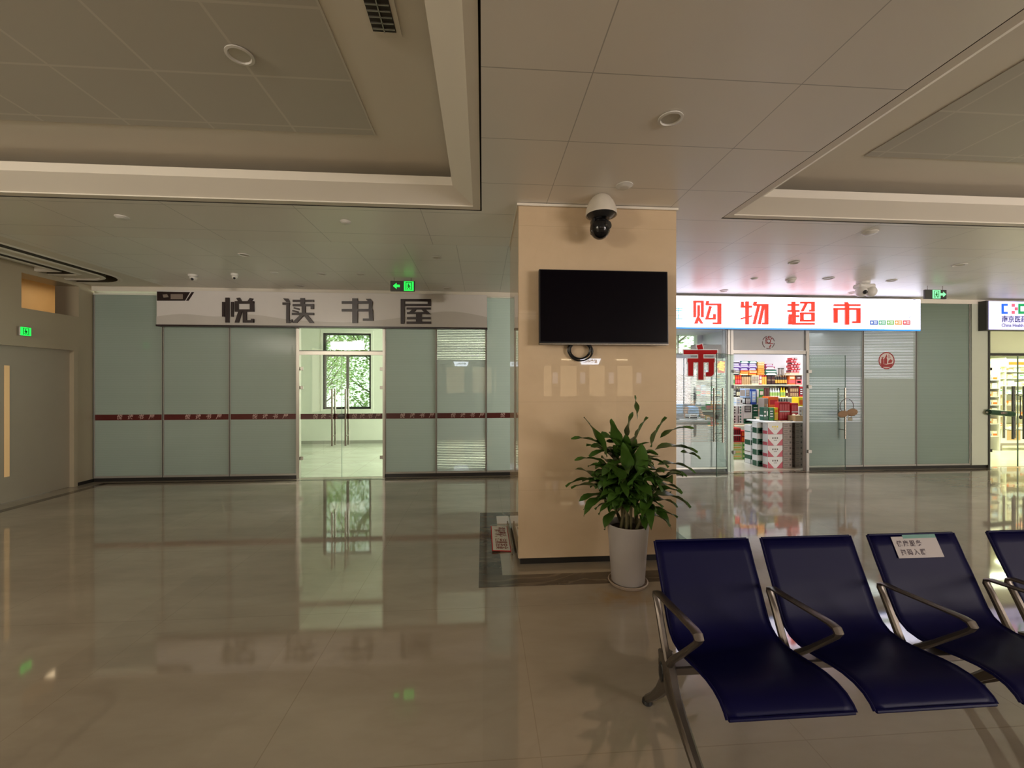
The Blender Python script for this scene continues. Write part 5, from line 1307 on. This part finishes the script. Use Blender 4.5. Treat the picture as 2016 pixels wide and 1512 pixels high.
# twin camera over the grocery sign
tc = thing('twin_camera', 'white twin lens camera on the ceiling above the grocery sign', 'security camera', (5.95, 6.0, H - .25))
MB().lathe([(.07, -.04), (.09, -.03), (.09, -.0005)], 5.95, 6.04, 22, H).build('base', m_white, tc, smooth=True)
MB().box(5.82, 6.10, 5.96, 6.1, H - .11, H - .04, .02).build('bracket', m_white, tc)
for dx, nm in ((-.07, 'camera_head'), (.09, 'camera_head')):
    hd = MB().ball((5.95 + dx, 6.0, H - .16), (.075, .085, .085)).build(nm, m_white, tc, smooth=True)
    if dx < 0: MB().ball((5.95 + dx - .01, 5.925, H - .185), .032).build('lens', m_black, hd, smooth=True)


def exit_sign(cx, cy, z0, w, h, label, flip=False, lit=m_green_e, partial=False, dark_third=False, ang=0, dep=.03, hang=True):
    t = thing('exit_sign', label, 'exit sign', (cx, cy, z0))
    M = Matrix.Translation((cx, cy, z0)) @ Matrix.Rotation(ang, 4, 'Z')
    def mk(): b_ = MB(); b_.xf = M; return b_
    mk().box(-w / 2, w / 2, -dep / 2, dep / 2, 0, h, .003).build('housing', m_alud if not partial else m_alu, t)
    if hang:
        b_ = mk()
        for sx in (-w * .35, w * .35): b_.tube([(sx, 0, h), (sx, 0, H - z0)], .004, 6)
        b_.build('hanging_rod', m_steel, t)
    yf = -dep / 2 - .002
    # running figure panel
    ps = h * .92; fx = 0.0 if partial is False else 0.0
    if partial: x0_ = -w / 2 + .01; x1_ = w / 2 - .01
    elif flip: x0_ = -ps / 2 + w * .02; x1_ = x0_ + ps
    else: x0_ = w / 2 - ps - .015; x1_ = w / 2 - .015
    s = mk().box(x0_, x1_, yf, yf + .002, h * .04, h * .96).build('lit_panel', lit, t)
    cxp = (x0_ + x1_) / 2; k_ = h
    b_ = mk()
    fl = -1 if not flip else 1
    def P_(pts): b_.prism([(cxp + fl * x * k_, z * k_) for x, z in pts], yf - .002, yf)
    P_([(-.30, .12), (-.24, .12), (-.24, .88), (-.30, .88)]); P_([(-.30, .82), (.30, .82), (.30, .88), (-.30, .88)]); P_([(.24, .12), (.30, .12), (.30, .88), (.24, .88)])
    P_([(-.02, .62), (.06, .60), (.10, .68), (.04, .76), (-.03, .72)])
    P_([(-.10, .58), (.08, .60), (.04, .38), (-.06, .36)]); P_([(.05, .58), (.18, .48), (.16, .43), (.03, .5)]); P_([(-.08, .57), (-.18, .45), (-.14, .42), (-.05, .5)]); P_([(.04, .40), (.16, .28), (.10, .12), (.05, .14), (.09, .27), (-.02, .36)]); P_([(-.06, .38), (-.04, .22), (-.18, .12), (-.2, .17), (-.1, .25), (-.1, .38)])
    b_.build('running_figure', m_green_d, s)
    if not partial:
        b_ = mk(); ax = -w * .24 if not flip else w * .33; d = -1 if not flip else 1; q = h * .30
        b_.prism([(ax + d * q * 1.15, h * .5), (ax, h * .5 + q), (ax, h * .5 - q)], yf, yf + .002); b_.prism([(ax, h * .5 + q * .38), (ax - d * q, h * .5 + q * .38), (ax - d * q, h * .5 - q * .38), (ax, h * .5 - q * .38)], yf, yf + .002)
        b_.build('arrow', lit, t)
    return t
exit_sign(-1.20, 6.3, 2.995, .36, .155, 'green lit exit sign with an arrow to the left above the bookshop')
exit_sign(7.36, 6.2, 2.985, .38, .15, 'dark exit sign with a pale green arrow to the right above the tall green pane', flip=True, lit=m_greenpale)
exit_sign(XL + .02, 6.17, 2.265, .15, .125, 'bright green exit sign on the left wall above the beige door', partial=True, ang=PI / 2, dep=.03, hang=False)

# pan-tilt camera hanging in front of the pillar
pc = thing('pan_tilt_camera', 'white hooded black pan tilt camera hanging at the pillar top', 'security camera', (1.005, 3.42, 2.83))
cx_, cy_ = 1.005, 3.43
MB().lathe([(.105, 3.05), (.13, 3.03), (.132, 3.04), (.125, 3.09), (.105, 3.14), (.075, 3.18), (.05, H - .001)], cx_, cy_, 32, cap=False).build('hood', pm('ivory_plastic', (.66, .61, .53), .35), pc, smooth=True)
MB().lathe([(.001, 3.0), (.07, 3.0), (.115, 3.035), (.124, 3.05)], cx_, cy_, 32, cap=False).build('black_skirt', m_black, pc, smooth=True)
MB().box(cx_ - .055, cx_ + .01, cy_ - .05, cy_ + .04, 2.93, 3.03, .02).box(cx_ - .085, cx_ - .055, cy_ - .045, cy_ + .045, 2.87, 3.0, .012).build('yoke', m_black, pc)
hb = MB().ball((cx_ - .01, cy_, 2.92), (.085, .088, .092), 24, 16).build('camera_ball', pm('gloss_black', (.006, .006, .007), .15), pc, smooth=True)
R_l = MB(); R_l.lathe([(.001, 0), (.032, 0), (.04, .008), (.03, .02), (.001, .022)], 0, 0, 20)
Ml = Matrix.Translation((cx_ + .035, cy_ - .062, 2.925)) @ Matrix.Rotation(math.radians(38), 4, 'Z') @ Matrix.Rotation(PI / 2, 4, 'X')
R_l.v = [tuple(Ml @ Vector(v)) for v in R_l.v]; R_l.build('lens', pm('dark_lens', (.02, .02, .02), .05, spec=.9), hb, smooth=True)

# television on the pillar
tv = thing('television', 'large switched off black television hung on the pillar', 'television', (1.06, 3.52, 1.94))
Mt = Matrix.Translation((1.058, 3.52, 1.94)) @ Matrix.Rotation(math.radians(-1.5), 4, 'X')
b = MB(); b.xf = Mt; b.box(-.572, .572, -.015, .03, 0, .652, .004); b.build('housing', m_black, tv)
b = MB(); b.xf = Mt; b.box(-.562, .562, -.017, -.0152, .022, .644); b.build('screen', pm('black_screen', (.002, .001, .003), .3, noise=0, spec=.08), tv)
b = MB(); b.xf = Mt; b.box(-.572, .572, -.018, -.0152, 0.0, .010); b.build('bottom_trim', m_steel, tv)
b = MB(); b.box(.90, 1.2, 3.545, 3.6195, 2.1, 2.4); b.build('wall_bracket', m_alud, tv)
cb = thing('cable_coil', 'coiled black cable hanging below the television', 'cable', (.86, 3.59, 1.82))
b = MB()
for k in range(6):
    rr_ = .078 + .006 * math.sin(k * 2.1); ox = .012 * math.sin(k * 1.7); oz = .008 * math.cos(k * 2.3)
    b.tube([(.858 + ox + rr_ * 1.25 * math.cos(a), 3.588 + .004 * k - .01, 1.895 + oz + rr_ * math.sin(a)) for a in [2 * PI * j / 28 for j in range(28)]], .0055, 6, closed=True)
b.tube([(.88, 3.60, 1.96), (.885, 3.60, 1.99), (.9, 3.58, 2.05)], .0045, 6)
b.build('cable_loops', m_black, cb, smooth=True)

# ------------------------------------------------------------------ potted plant
pcx, pcy = 1.168, 3.24
pp = thing('potted_plant', 'leafy green plant in a tall white pot on a saucer beside the pillar', 'potted plant', (pcx, pcy, 0))
MB().lathe([(.10, 0.0), (.145, 0.0), (.158, .022), (.150, .026), (.138, .012), (.001, .012)], pcx, pcy, 40, .002, cap=False).build('saucer', pm('beige_clay_saucer', (.36, .28, .22), .5), pp, smooth=True)
MB().lathe([(.001, 0), (.122, 0), (.130, .01), (.150, .3), (.164, .462), (.160, .468), (.152, .462), (.148, .42), (.001, .418)], pcx, pcy, 40, .0145, cap=False).build('pot', pm('white_ceramic', (.40, .365, .345), .35), pp, smooth=True)
MB().lathe([(.147, 0), (.08, .012), (.001, .016)], pcx, pcy, 30, .434, cap=False).build('soil', pm('dark_soil', (.035, .018, .008), .95, noise=.5, nscale=40, bump=.6), pp, smooth=True)
rl = random.Random(11)
stems = []
b = MB()
for k in range(9):
    a = k * 2.4; r0 = .09 * math.sqrt((k + .5) / 9); p0 = Vector((pcx + r0 * math.cos(a), pcy + r0 * math.sin(a), .44))
    tx, ty = [(-.16, 0), (-.08, -.03), (0, -.05), (.06, .02), (.14, 0), (.2, -.05), (-.22, -.03), (.03, .06), (-.02, -.1)][k]
    h_ = [.52, .62, .66, .60, .56, .42, .38, .66, .48][k]
    p1 = p0 + Vector((tx * .35, ty * .35, h_ * .45)); p2 = p0 + Vector((tx * .8, ty, h_ * .92))
    b.tube([p0, p0.lerp(p1, .5), p1, p1.lerp(p2, .5), p2], [.013, .012, .010, .008, .005], 8); stems.append((p0, p1, p2))
b.build('stems', pm('brown_green_cane', (.10, .085, .03), .6, noise=.3, nscale=25), pp, smooth=True)
b = MB(); b.smooth = True


def leaf(b, base, az, el, L, w, droop, twist=0.0):
    d = Vector((math.cos(az) * math.cos(el), math.sin(az) * math.cos(el), math.sin(el))); pos = Vector(base); n = 9; pts = []; side = Vector((-math.sin(az), math.cos(az), 0))
    vs = []
    for i in range(n + 1):
        u = i / n; wd = w * (math.sin(PI * min(1, u * 1.02) ** .8) ** .8 if u > .1 else .10 + u * 1.5) * (1 if u < .98 else .2)
        up = side.cross(d).normalized() * -1
        if up.z < 0 and el < 1.2: up = -up
        sd = (side * math.cos(twist * u) + up * math.sin(twist * u))
        wv_ = .012 * math.sin(u * 9 + az * 3)
        vs += [pos + sd * wd / 2 + up * (.16 * wd + wv_), pos + up * 0.0, pos - sd * wd / 2 + up * (.16 * wd - wv_)]
        e = math.asin(max(-1, min(1, d.z))) - droop / n; d = Vector((math.cos(az) * math.cos(e), math.sin(az) * math.cos(e), math.sin(e))); pos = pos + d * (L / n)
    f = []
    for i in range(n):
        a = i * 3; f += [(a, a + 3, a + 4, a + 1), (a + 1, a + 4, a + 5, a + 2)]
    b.add(vs, f)


for k in range(210):
    p0, p1, p2 = rl.choice(stems[:8]); u = rl.uniform(.16, 1.0) ** .75
    pt = p1.lerp(p2, (u - .45) / .55) if u > .45 else p0.lerp(p1, u / .45)
    az = rl.uniform(0, 2 * PI)
    if math.sin(az) > .5 and pt.y > 3.3: az = -az
    el = rl.uniform(.15, .9) + (.35 if u > .85 else 0)
    L = rl.uniform(.20, .33)
    leaf(b, pt, az, el, L, rl.uniform(.070, .100), rl.uniform(.6, 1.5), rl.uniform(-.5, .5))
# leaves measured from the photograph: tip positions around the crown
def leaf_to(x0, y0, x1, y1, Y, w=.07, droop=.8, dy=0):
    a = at(x0, y0, Y); c = at(x1, y1, Y); A = Vector((a[0], Y, a[1])); Cc = Vector((c[0], Y + dy, c[1])); v = Cc - A; az = math.atan2(v.y, v.x); el = math.atan2(v.z, math.hypot(v.x, v.y)) + droop / 2
    leaf(b, A, az, el, v.length * 1.04, w * 1.35, droop)
for q in ((1195, 900, 1149, 822, 3.2, .075, .3, -.05), (1215, 880, 1199, 826, 3.15, .075, .2, -.05), (1235, 860, 1245, 813, 3.22, .065, .1, 0), (1250, 870, 1270, 822, 3.2, .07, .2, -.03), (1282, 880, 1306, 822, 3.18, .08, .3, -.03), (1255, 825, 1250, 780, 3.25, .045, -.2, 0), (1300, 862, 1365, 840, 3.2, .045, .9, 0),
          (1190, 880, 1126, 861, 3.2, .05, .8, 0), (1195, 915, 1132, 903, 3.2, .05, .9, 0), (1290, 885, 1366, 885, 3.15, .09, .8, -.05), (1340, 890, 1379, 902, 3.15, .04, .6, 0), (1295, 915, 1370, 928, 3.18, .06, .9, 0), (1290, 930, 1352, 935, 3.18, .07, .8, 0), (1290, 955, 1345, 968, 3.18, .055, 1.0, 0),
          (1285, 975, 1355, 992, 3.15, .09, 1.0, -.05), (1285, 985, 1335, 996, 3.2, .06, 1.0, 0), (1268, 1013, 1318, 1031, 3.15, .055, 1.1, -.03), (1200, 960, 1165, 935, 3.2, .08, .5, 0), (1210, 985, 1194, 960, 3.15, .08, .8, -.05), (1205, 945, 1170, 912, 3.15, .08, .7, 0), (1225, 950, 1190, 905, 3.05, .08, .8, -.1), (1240, 960, 1270, 915, 3.02, .085, .8, -.1), (1235, 930, 1222, 872, 3.05, .08, .4, -.05), (1262, 935, 1258, 872, 3.02, .08, .4, -.05), (1228, 985, 1205, 1000, 3.08, .07, 1.2, -.05), (1262, 985, 1288, 1000, 3.1, .07, 1.2, -.05)):
    leaf_to(*q)
mlf = pm('deep_green_leaf', (.045, .105, .014), .36, noise=.45, nscale=5.0, spec=.4)
fo = b.build('foliage', mlf, pp, smooth='all')

# fallen warning placard beside the pillar
pk = thing('warning_placard', 'white placard with red print lying on the floor left of the pillar', 'placard', (.18, 4.25, 0))
pa = [(.108, 4.585), (.262, 4.60), (.268, 3.915), (.10, 3.91)]
Mp = Matrix.Translation((.183, 4.25, .012)) @ Matrix.Rotation(math.radians(0), 4, 'Z') @ Matrix.Rotation(math.radians(3.0), 4, 'Y')
b = MB(); b.xf = Mp; b.box(-.092, .092, -.34, .34, -.004, .002, .001); b.build('red_border', m_redstick, pk)
b = MB(); b.xf = Mp; b.box(-.083, .083, -.332, .332, .0021, .0028); b.build('white_face', m_paper, pk)
b = MB()
Mtx = Mp @ Matrix.Translation((0, 0, .003))
for r_, row in enumerate(('温馨提示', '严禁吸烟')):
    pass
for ci, colx in enumerate((.028, -.028)):
    for k, ch in enumerate('禁止靠近，严禁攀爬'[:9]):
        chh = ('请勿靠近，注意安全' if ci == 0 else '严禁攀爬，违者后果')[k]
        bb = MB(); text_mb(bb, chh, .068, 0, 0, 0, bold=.0012, depth=.0006)
        Mr = Mtx @ Matrix.Translation((colx, .27 - k * .067, 0)) @ Matrix.Rotation(-PI / 2, 4, 'Z') @ Matrix.Rotation(-PI / 2, 4, 'X')
        b.add([tuple(Mr @ Vector(v)) for v in bb.v], bb.f)
b.build('lettering', pm('brownish_red_ink', srgb(120, 45, 35), .6), pk)
pf_ = thing('board_strip', 'thin brown board lying along the left foot of the pillar', 'board', (.29, 4.2, 0))
b = MB().box(.272, .286, 3.85, 4.62, .002, .06, .003); b.build('strip', pm('taupe_board', (.23, .19, .14), .6), pf_)
wp = tag(MB().box(.166, .31, 4.70, 4.95, .0, .012, .003).build('white_card', m_paper), 'flat white card lying behind the placard at the pillar foot', 'card')

# ------------------------------------------------------------------ beam seating
SEATW = .492
PROFILE = [(2.000, .815), (1.975, .762), (1.950, .706), (1.922, .650), (1.897, .596), (1.874, .545), (1.853, .500), (1.828, .466), (1.793, .444), (1.745, .437), (1.690, .440), (1.630, .450), (1.570, .461), (1.520, .467), (1.470, .465), (1.430, .454), (1.402, .435), (1.388, .418)]


def seat(x0, parent):
    b = MB(); n = len(PROFILE); th = .007; nx = 12; top = []; bot = []
    for i, (y, z) in enumerate(PROFILE):
        a = PROFILE[max(0, i - 1)]; c = PROFILE[min(n - 1, i + 1)]; ty, tz = c[0] - a[0], c[1] - a[1]; L = math.hypot(ty, tz); ny, nz = tz / L * -1, ty / L
        if nz < 0 or (abs(nz) < .01 and ny > 0): ny, nz = -ny, -nz
        if i < 7: ny, nz = (-abs(ny), abs(nz))
        inset = 0.0
        if i == 0: inset = .012
        if i == 1: inset = .002
        if i == n - 1: inset = .014
        if i == n - 2: inset = .003
        for j in range(nx + 1):
            u = j / nx; x = x0 + inset + (SEATW - 2 * inset) * u; dish = .010 * (1 - (2 * u - 1) ** 2) * (1 if 4 < i < 14 else .4)
            b.v.append((x, y - ny * dish, z - nz * dish - 0)); 
    m0 = len(b.v)
    for i in range(n - 1):
        for j in range(nx):
            a = i * (nx + 1) + j; b.f.append((a, a + 1, a + nx + 2, a + nx + 1)); b.m.append(0)
    o = b.build('seat_shell', m_navy, parent, smooth='all')
    md = o.modifiers.new('Solid', 'SOLIDIFY'); md.thickness = th; md.offset = 0
    # folded rim along the sides
    rb = MB()
    for xx in (x0 + .004, x0 + SEATW - .004): rb.tube([(xx, y, z) for y, z in PROFILE], .006, 8)
    rb.tube([(x0 + .01, PROFILE[0][0], PROFILE[0][1]), (x0 + SEATW - .01, PROFILE[0][0], PROFILE[0][1])], .006, 8); rb.tube([(x0 + .01, PROFILE[-1][0], PROFILE[-1][1]), (x0 + SEATW - .01, PROFILE[-1][0], PROFILE[-1][1])], .007, 8)
    rb.build('rim', m_navy, o, smooth=True)
    # underside fixing bracket down to the beam
    MB().box(x0 + .17, x0 + .32, 1.70, 1.86, .355, .428, .004).build('seat_bracket', m_frame, o)
    return o


def flatbar(b, path, w, t):
    """bar with rectangular section in the YZ plane: w across X, t thickness, path [(x, y, z)]"""
    n = len(path); rings = []
    for i, p in enumerate(path):
        a = path[max(0, i - 1)]; c = path[min(n - 1, i + 1)]; ty, tz = c[1] - a[1], c[2] - a[2]; L = math.hypot(ty, tz) or 1; ny, nz = -tz / L, ty / L
        ww = w[i] if isinstance(w, (list, tuple)) else w; tt = t[i] if isinstance(t, (list, tuple)) else t
        q = ww * .3
        ring_ = []
        for sx, sn in ((-1, -.5), (-.5, -1), (.5, -1), (1, -.5), (1, .5), (.5, 1), (-.5, 1), (-1, .5)): ring_.append((p[0] + sx * ww / 2, p[1] + ny * sn * tt / 2, p[2] + nz * sn * tt / 2))
        rings.append(ring_)
    v = [q for r in rings for q in r]; f = []
    for i in range(n - 1):
        for j in range(8): a = i * 8 + j; c = i * 8 + (j + 1) % 8; f.append((a, c, c + 8, a + 8))
    f.append(tuple(range(8))[::-1]); f.append(tuple(range((n - 1) * 8, n * 8)))
    b.add(v, f)


def armrest(x, parent, sides=True):
    b = MB()
    path = [(x, 1.765, .375), (x, 1.80, .44), (x, 1.838, .52), (x, 1.868, .580), (x, 1.882, .604), (x, 1.880, .621), (x, 1.862, .629), (x, 1.80, .632), (x, 1.70, .640), (x, 1.60, .648), (x, 1.535, .652), (x, 1.508, .648), (x, 1.498, .634), (x, 1.508, .618), (x, 1.56, .565), (x, 1.64, .485), (x, 1.71, .42), (x, 1.745, .375)]
    flatbar(b, path, [.030, .030, .030, .030, .032, .036, .038, .038, .038, .038, .038, .038, .036, .032, .030, .030, .030, .030], [.034, .030, .026, .024, .022, .018, .016, .013, .013, .013, .014, .016, .018, .018, .020, .022, .026, .030])
    return b.build('armrest', m_frame, parent, smooth=True)


def leg_frame(x, parent):
    b = MB()
    flatbar(b, [(x, 1.80, .40), (x, 1.775, .33), (x, 1.735, .27), (x, 1.66, .215), (x, 1.56, .150), (x, 1.44, .075), (x, 1.36, .018)], [.052, .056, .050, .046, .044, .042, .042], [.075, .10, .085, .052, .040, .032, .026])
    f = b.build('front_leg', m_frame, parent, smooth=True)
    b = MB(); flatbar(b, [(x, 1.76, .32), (x, 1.80, .25), (x, 1.86, .17), (x, 1.93, .095), (x, 2.0, .03)], [.05, .048, .042, .036, .034], [.09, .065, .045, .036, .034])
    r = b.build('rear_leg', m_frame, parent, smooth=True)
    for yy in (1.352, 2.005): MB().lathe([(.022, 0), (.026, .006), (.024, .02), (.012, .028)], x, yy, 16, .002).build('rubber_foot', m_black, f if yy < 1.5 else r, smooth=True)
    c = MB(); c.ball((x - .028, 1.785, .315), (.006, .022, .045)); c.build('hub_cap', m_black, parent, smooth=True)
    return f


def bench(name, label, xs, x_left, x_right, legs, arms, loc):
    t = thing(name, label, 'bench', loc, None)
    MB().box(x_left, x_right, 1.75, 1.83, .315, .355, .006).build('beam', m_frame, t)
    seats = [seat(x, t) for x in xs]
    for x in arms: armrest(x, t)
    for x in legs: leg_frame(x, t)
    return t, seats
b1, s1 = bench('beam_seating', 'row of three navy metal seats on a beam with armrests, nearest the camera', [.853, 1.408, 1.988], .80, 2.54, [.822, 2.50], [.815, 1.376, 1.945, 2.512], (1.65, 1.75, 0))
b2, s2 = bench('beam_seating', 'second navy beam seating row cut off by the right edge of the photo', [2.665, 3.235, 3.805], 2.60, 4.36, [2.63, 4.33], [2.632, 3.19, 3.765, 4.33], (3.5, 1.75, 0))
# notice sticker on the third backrest (its code square is left out)
x0s = 1.988
def on_back(b_, u0, u1, v0, v1, lift):
    """patch on the backrest: u across in metres from the left edge, v down in metres from the top"""
    def bp(u, v):
        y0, z0 = PROFILE[0]; y1, z1 = PROFILE[3]; L = math.hypot(y1 - y0, z1 - z0); ty, tz = (y1 - y0) / L, (z1 - z0) / L
        ny, nz = tz, -ty
        if ny > 0: ny, nz = -ny, -nz
        return (x0s + u, y0 + ty * v + ny * lift, z0 + tz * v + nz * lift)
    q = [bp(u0, v1), bp(u1, v1), bp(u1, v0), bp(u0, v0)]
    b_.add(q, [(0, 1, 2, 3)])
b = MB(); on_back(b, .125, .375, .012, .115, .0052); stk_ = b.build('notice_sticker', pm('grey_white_sticker', (.42, .38, .38), .6), s1[2]); stk_['label'] = 'white notice sticker with two lines of writing'
b = MB(); on_back(b, .19, .375, .004, .022, .0056); b.build('teal_header', pm('teal_print', srgb(10, 60, 90), .5), stk_)
b = MB()
y0, z0 = PROFILE[0]; y1, z1 = PROFILE[3]; tilt = math.atan2(y0 - y1, z0 - z1)
for r_, row in enumerate(('健康服务', '扫码入群')):
    for k, ch in enumerate(row):
        v = .045 + r_ * .042; L = math.hypot(y1 - y0, z1 - z0); py_ = y0 + (y1 - y0) / L * v; pz_ = z0 + (z1 - z0) / L * v
        text_mb(b, ch, .03, x0s + .158 + k * .036 + r_ * .004, py_ - .0062, pz_, bold=.0008, depth=.0005, rot=Matrix.Rotation(-tilt, 4, 'X'))
b.build('lettering', pm('dark_ink', (.06, .04, .05), .6), stk_)

# ------------------------------------------------------------------ service desk behind the viewer (seen mirrored in glass and marble)
BYW = YB + .02
m_warmlit = emit_mat('warm_lit_room', (1.0, .74, .42), 1.5)
m_blueband = emit_mat('pale_blue_lit_panel', (.80, .88, 1.0), 16.0)
cnt = thing('service_counter', 'long service counter of lit windows on the wall behind the viewer', 'counter', (2.0, YB + .3, 0))
MB().box(-3.0, 6.5, YB + .005, YB + .5, 0.0, 1.08, .01).build('counter_body', pm('brown_counter', (.16, .12, .08), .4), cnt)
for i, (a0, a1, z0, z1) in enumerate([(2.05, 2.31, 1.19, 2.22), (2.62, 3.17, 1.19, 2.22), (3.61, 4.14, 1.19, 2.22), (4.58, 5.11, 1.19, 2.22), (-1.81, -.92, 1.15, 2.45), (-.51, .46, 1.15, 2.45)]):
    w = MB().box(a0 - .03, a1 + .03, YB + .002, BYW, z0 - .03, z1 + .03).build('window_frame', m_alud, cnt)
    MB().box(a0, a1, BYW, BYW + .004, z0, z1).build('lit_window', m_warmlit, w)
for i, xx in enumerate((2.44, 3.38, 4.37, 5.33)):
    n_ = tag(MB().box(xx - .085, xx + .085, BYW, BYW + .006, 1.62, 1.99).build('wall_notice', emit_mat('notice_sheet_glow', (.8, .78, .85), 1.5)), 'white notice sheet between the service windows behind the viewer, %s' % ORD[i], 'notice', 'notice sheets by the service windows')  # glow put into the paper so the sheets show up mirrored
for i, (a0, a1, z0, z1) in enumerate([(3.26, 4.0, 2.26, 2.46), (-1.456, -.7, 2.50, 2.72)]):
    sn = thing('service_sign', 'lit pale blue sign over the service windows behind the viewer, %s one' % ('right', 'left')[i], 'sign', ((a0 + a1) / 2, BYW + .05, z0))
    MB().prism([(a0, z1), (a1, z1), (a1 - .08, z0), (a0 + .08, z0)], YB + .06, YB + .002).build('light_panel', m_blueband, sn)
    bq = MB(); text_mb(bq, '服务中心', .12, -(a0 + a1) / 2, 0, (z0 + z1) / 2, bold=.003); bq.v = [(-v[0], YB + .062 - v[1], v[2]) for v in bq.v]; bq.build('lettering', cm('blue'), sn)
for i, (a0, a1) in enumerate(((2.65, 3.05), (4.54, 4.93))):
    tag(MB().box(a0, a1, BYW, BYW + .04, 2.41, 2.44).build('lamp_bar', emit_mat('warm_tube', (1, .8, .5), 10)), 'short warm tube lamp above the service windows, %s' % ('left', 'right')[i], 'lamp')
bpy.context.view_layer.update()
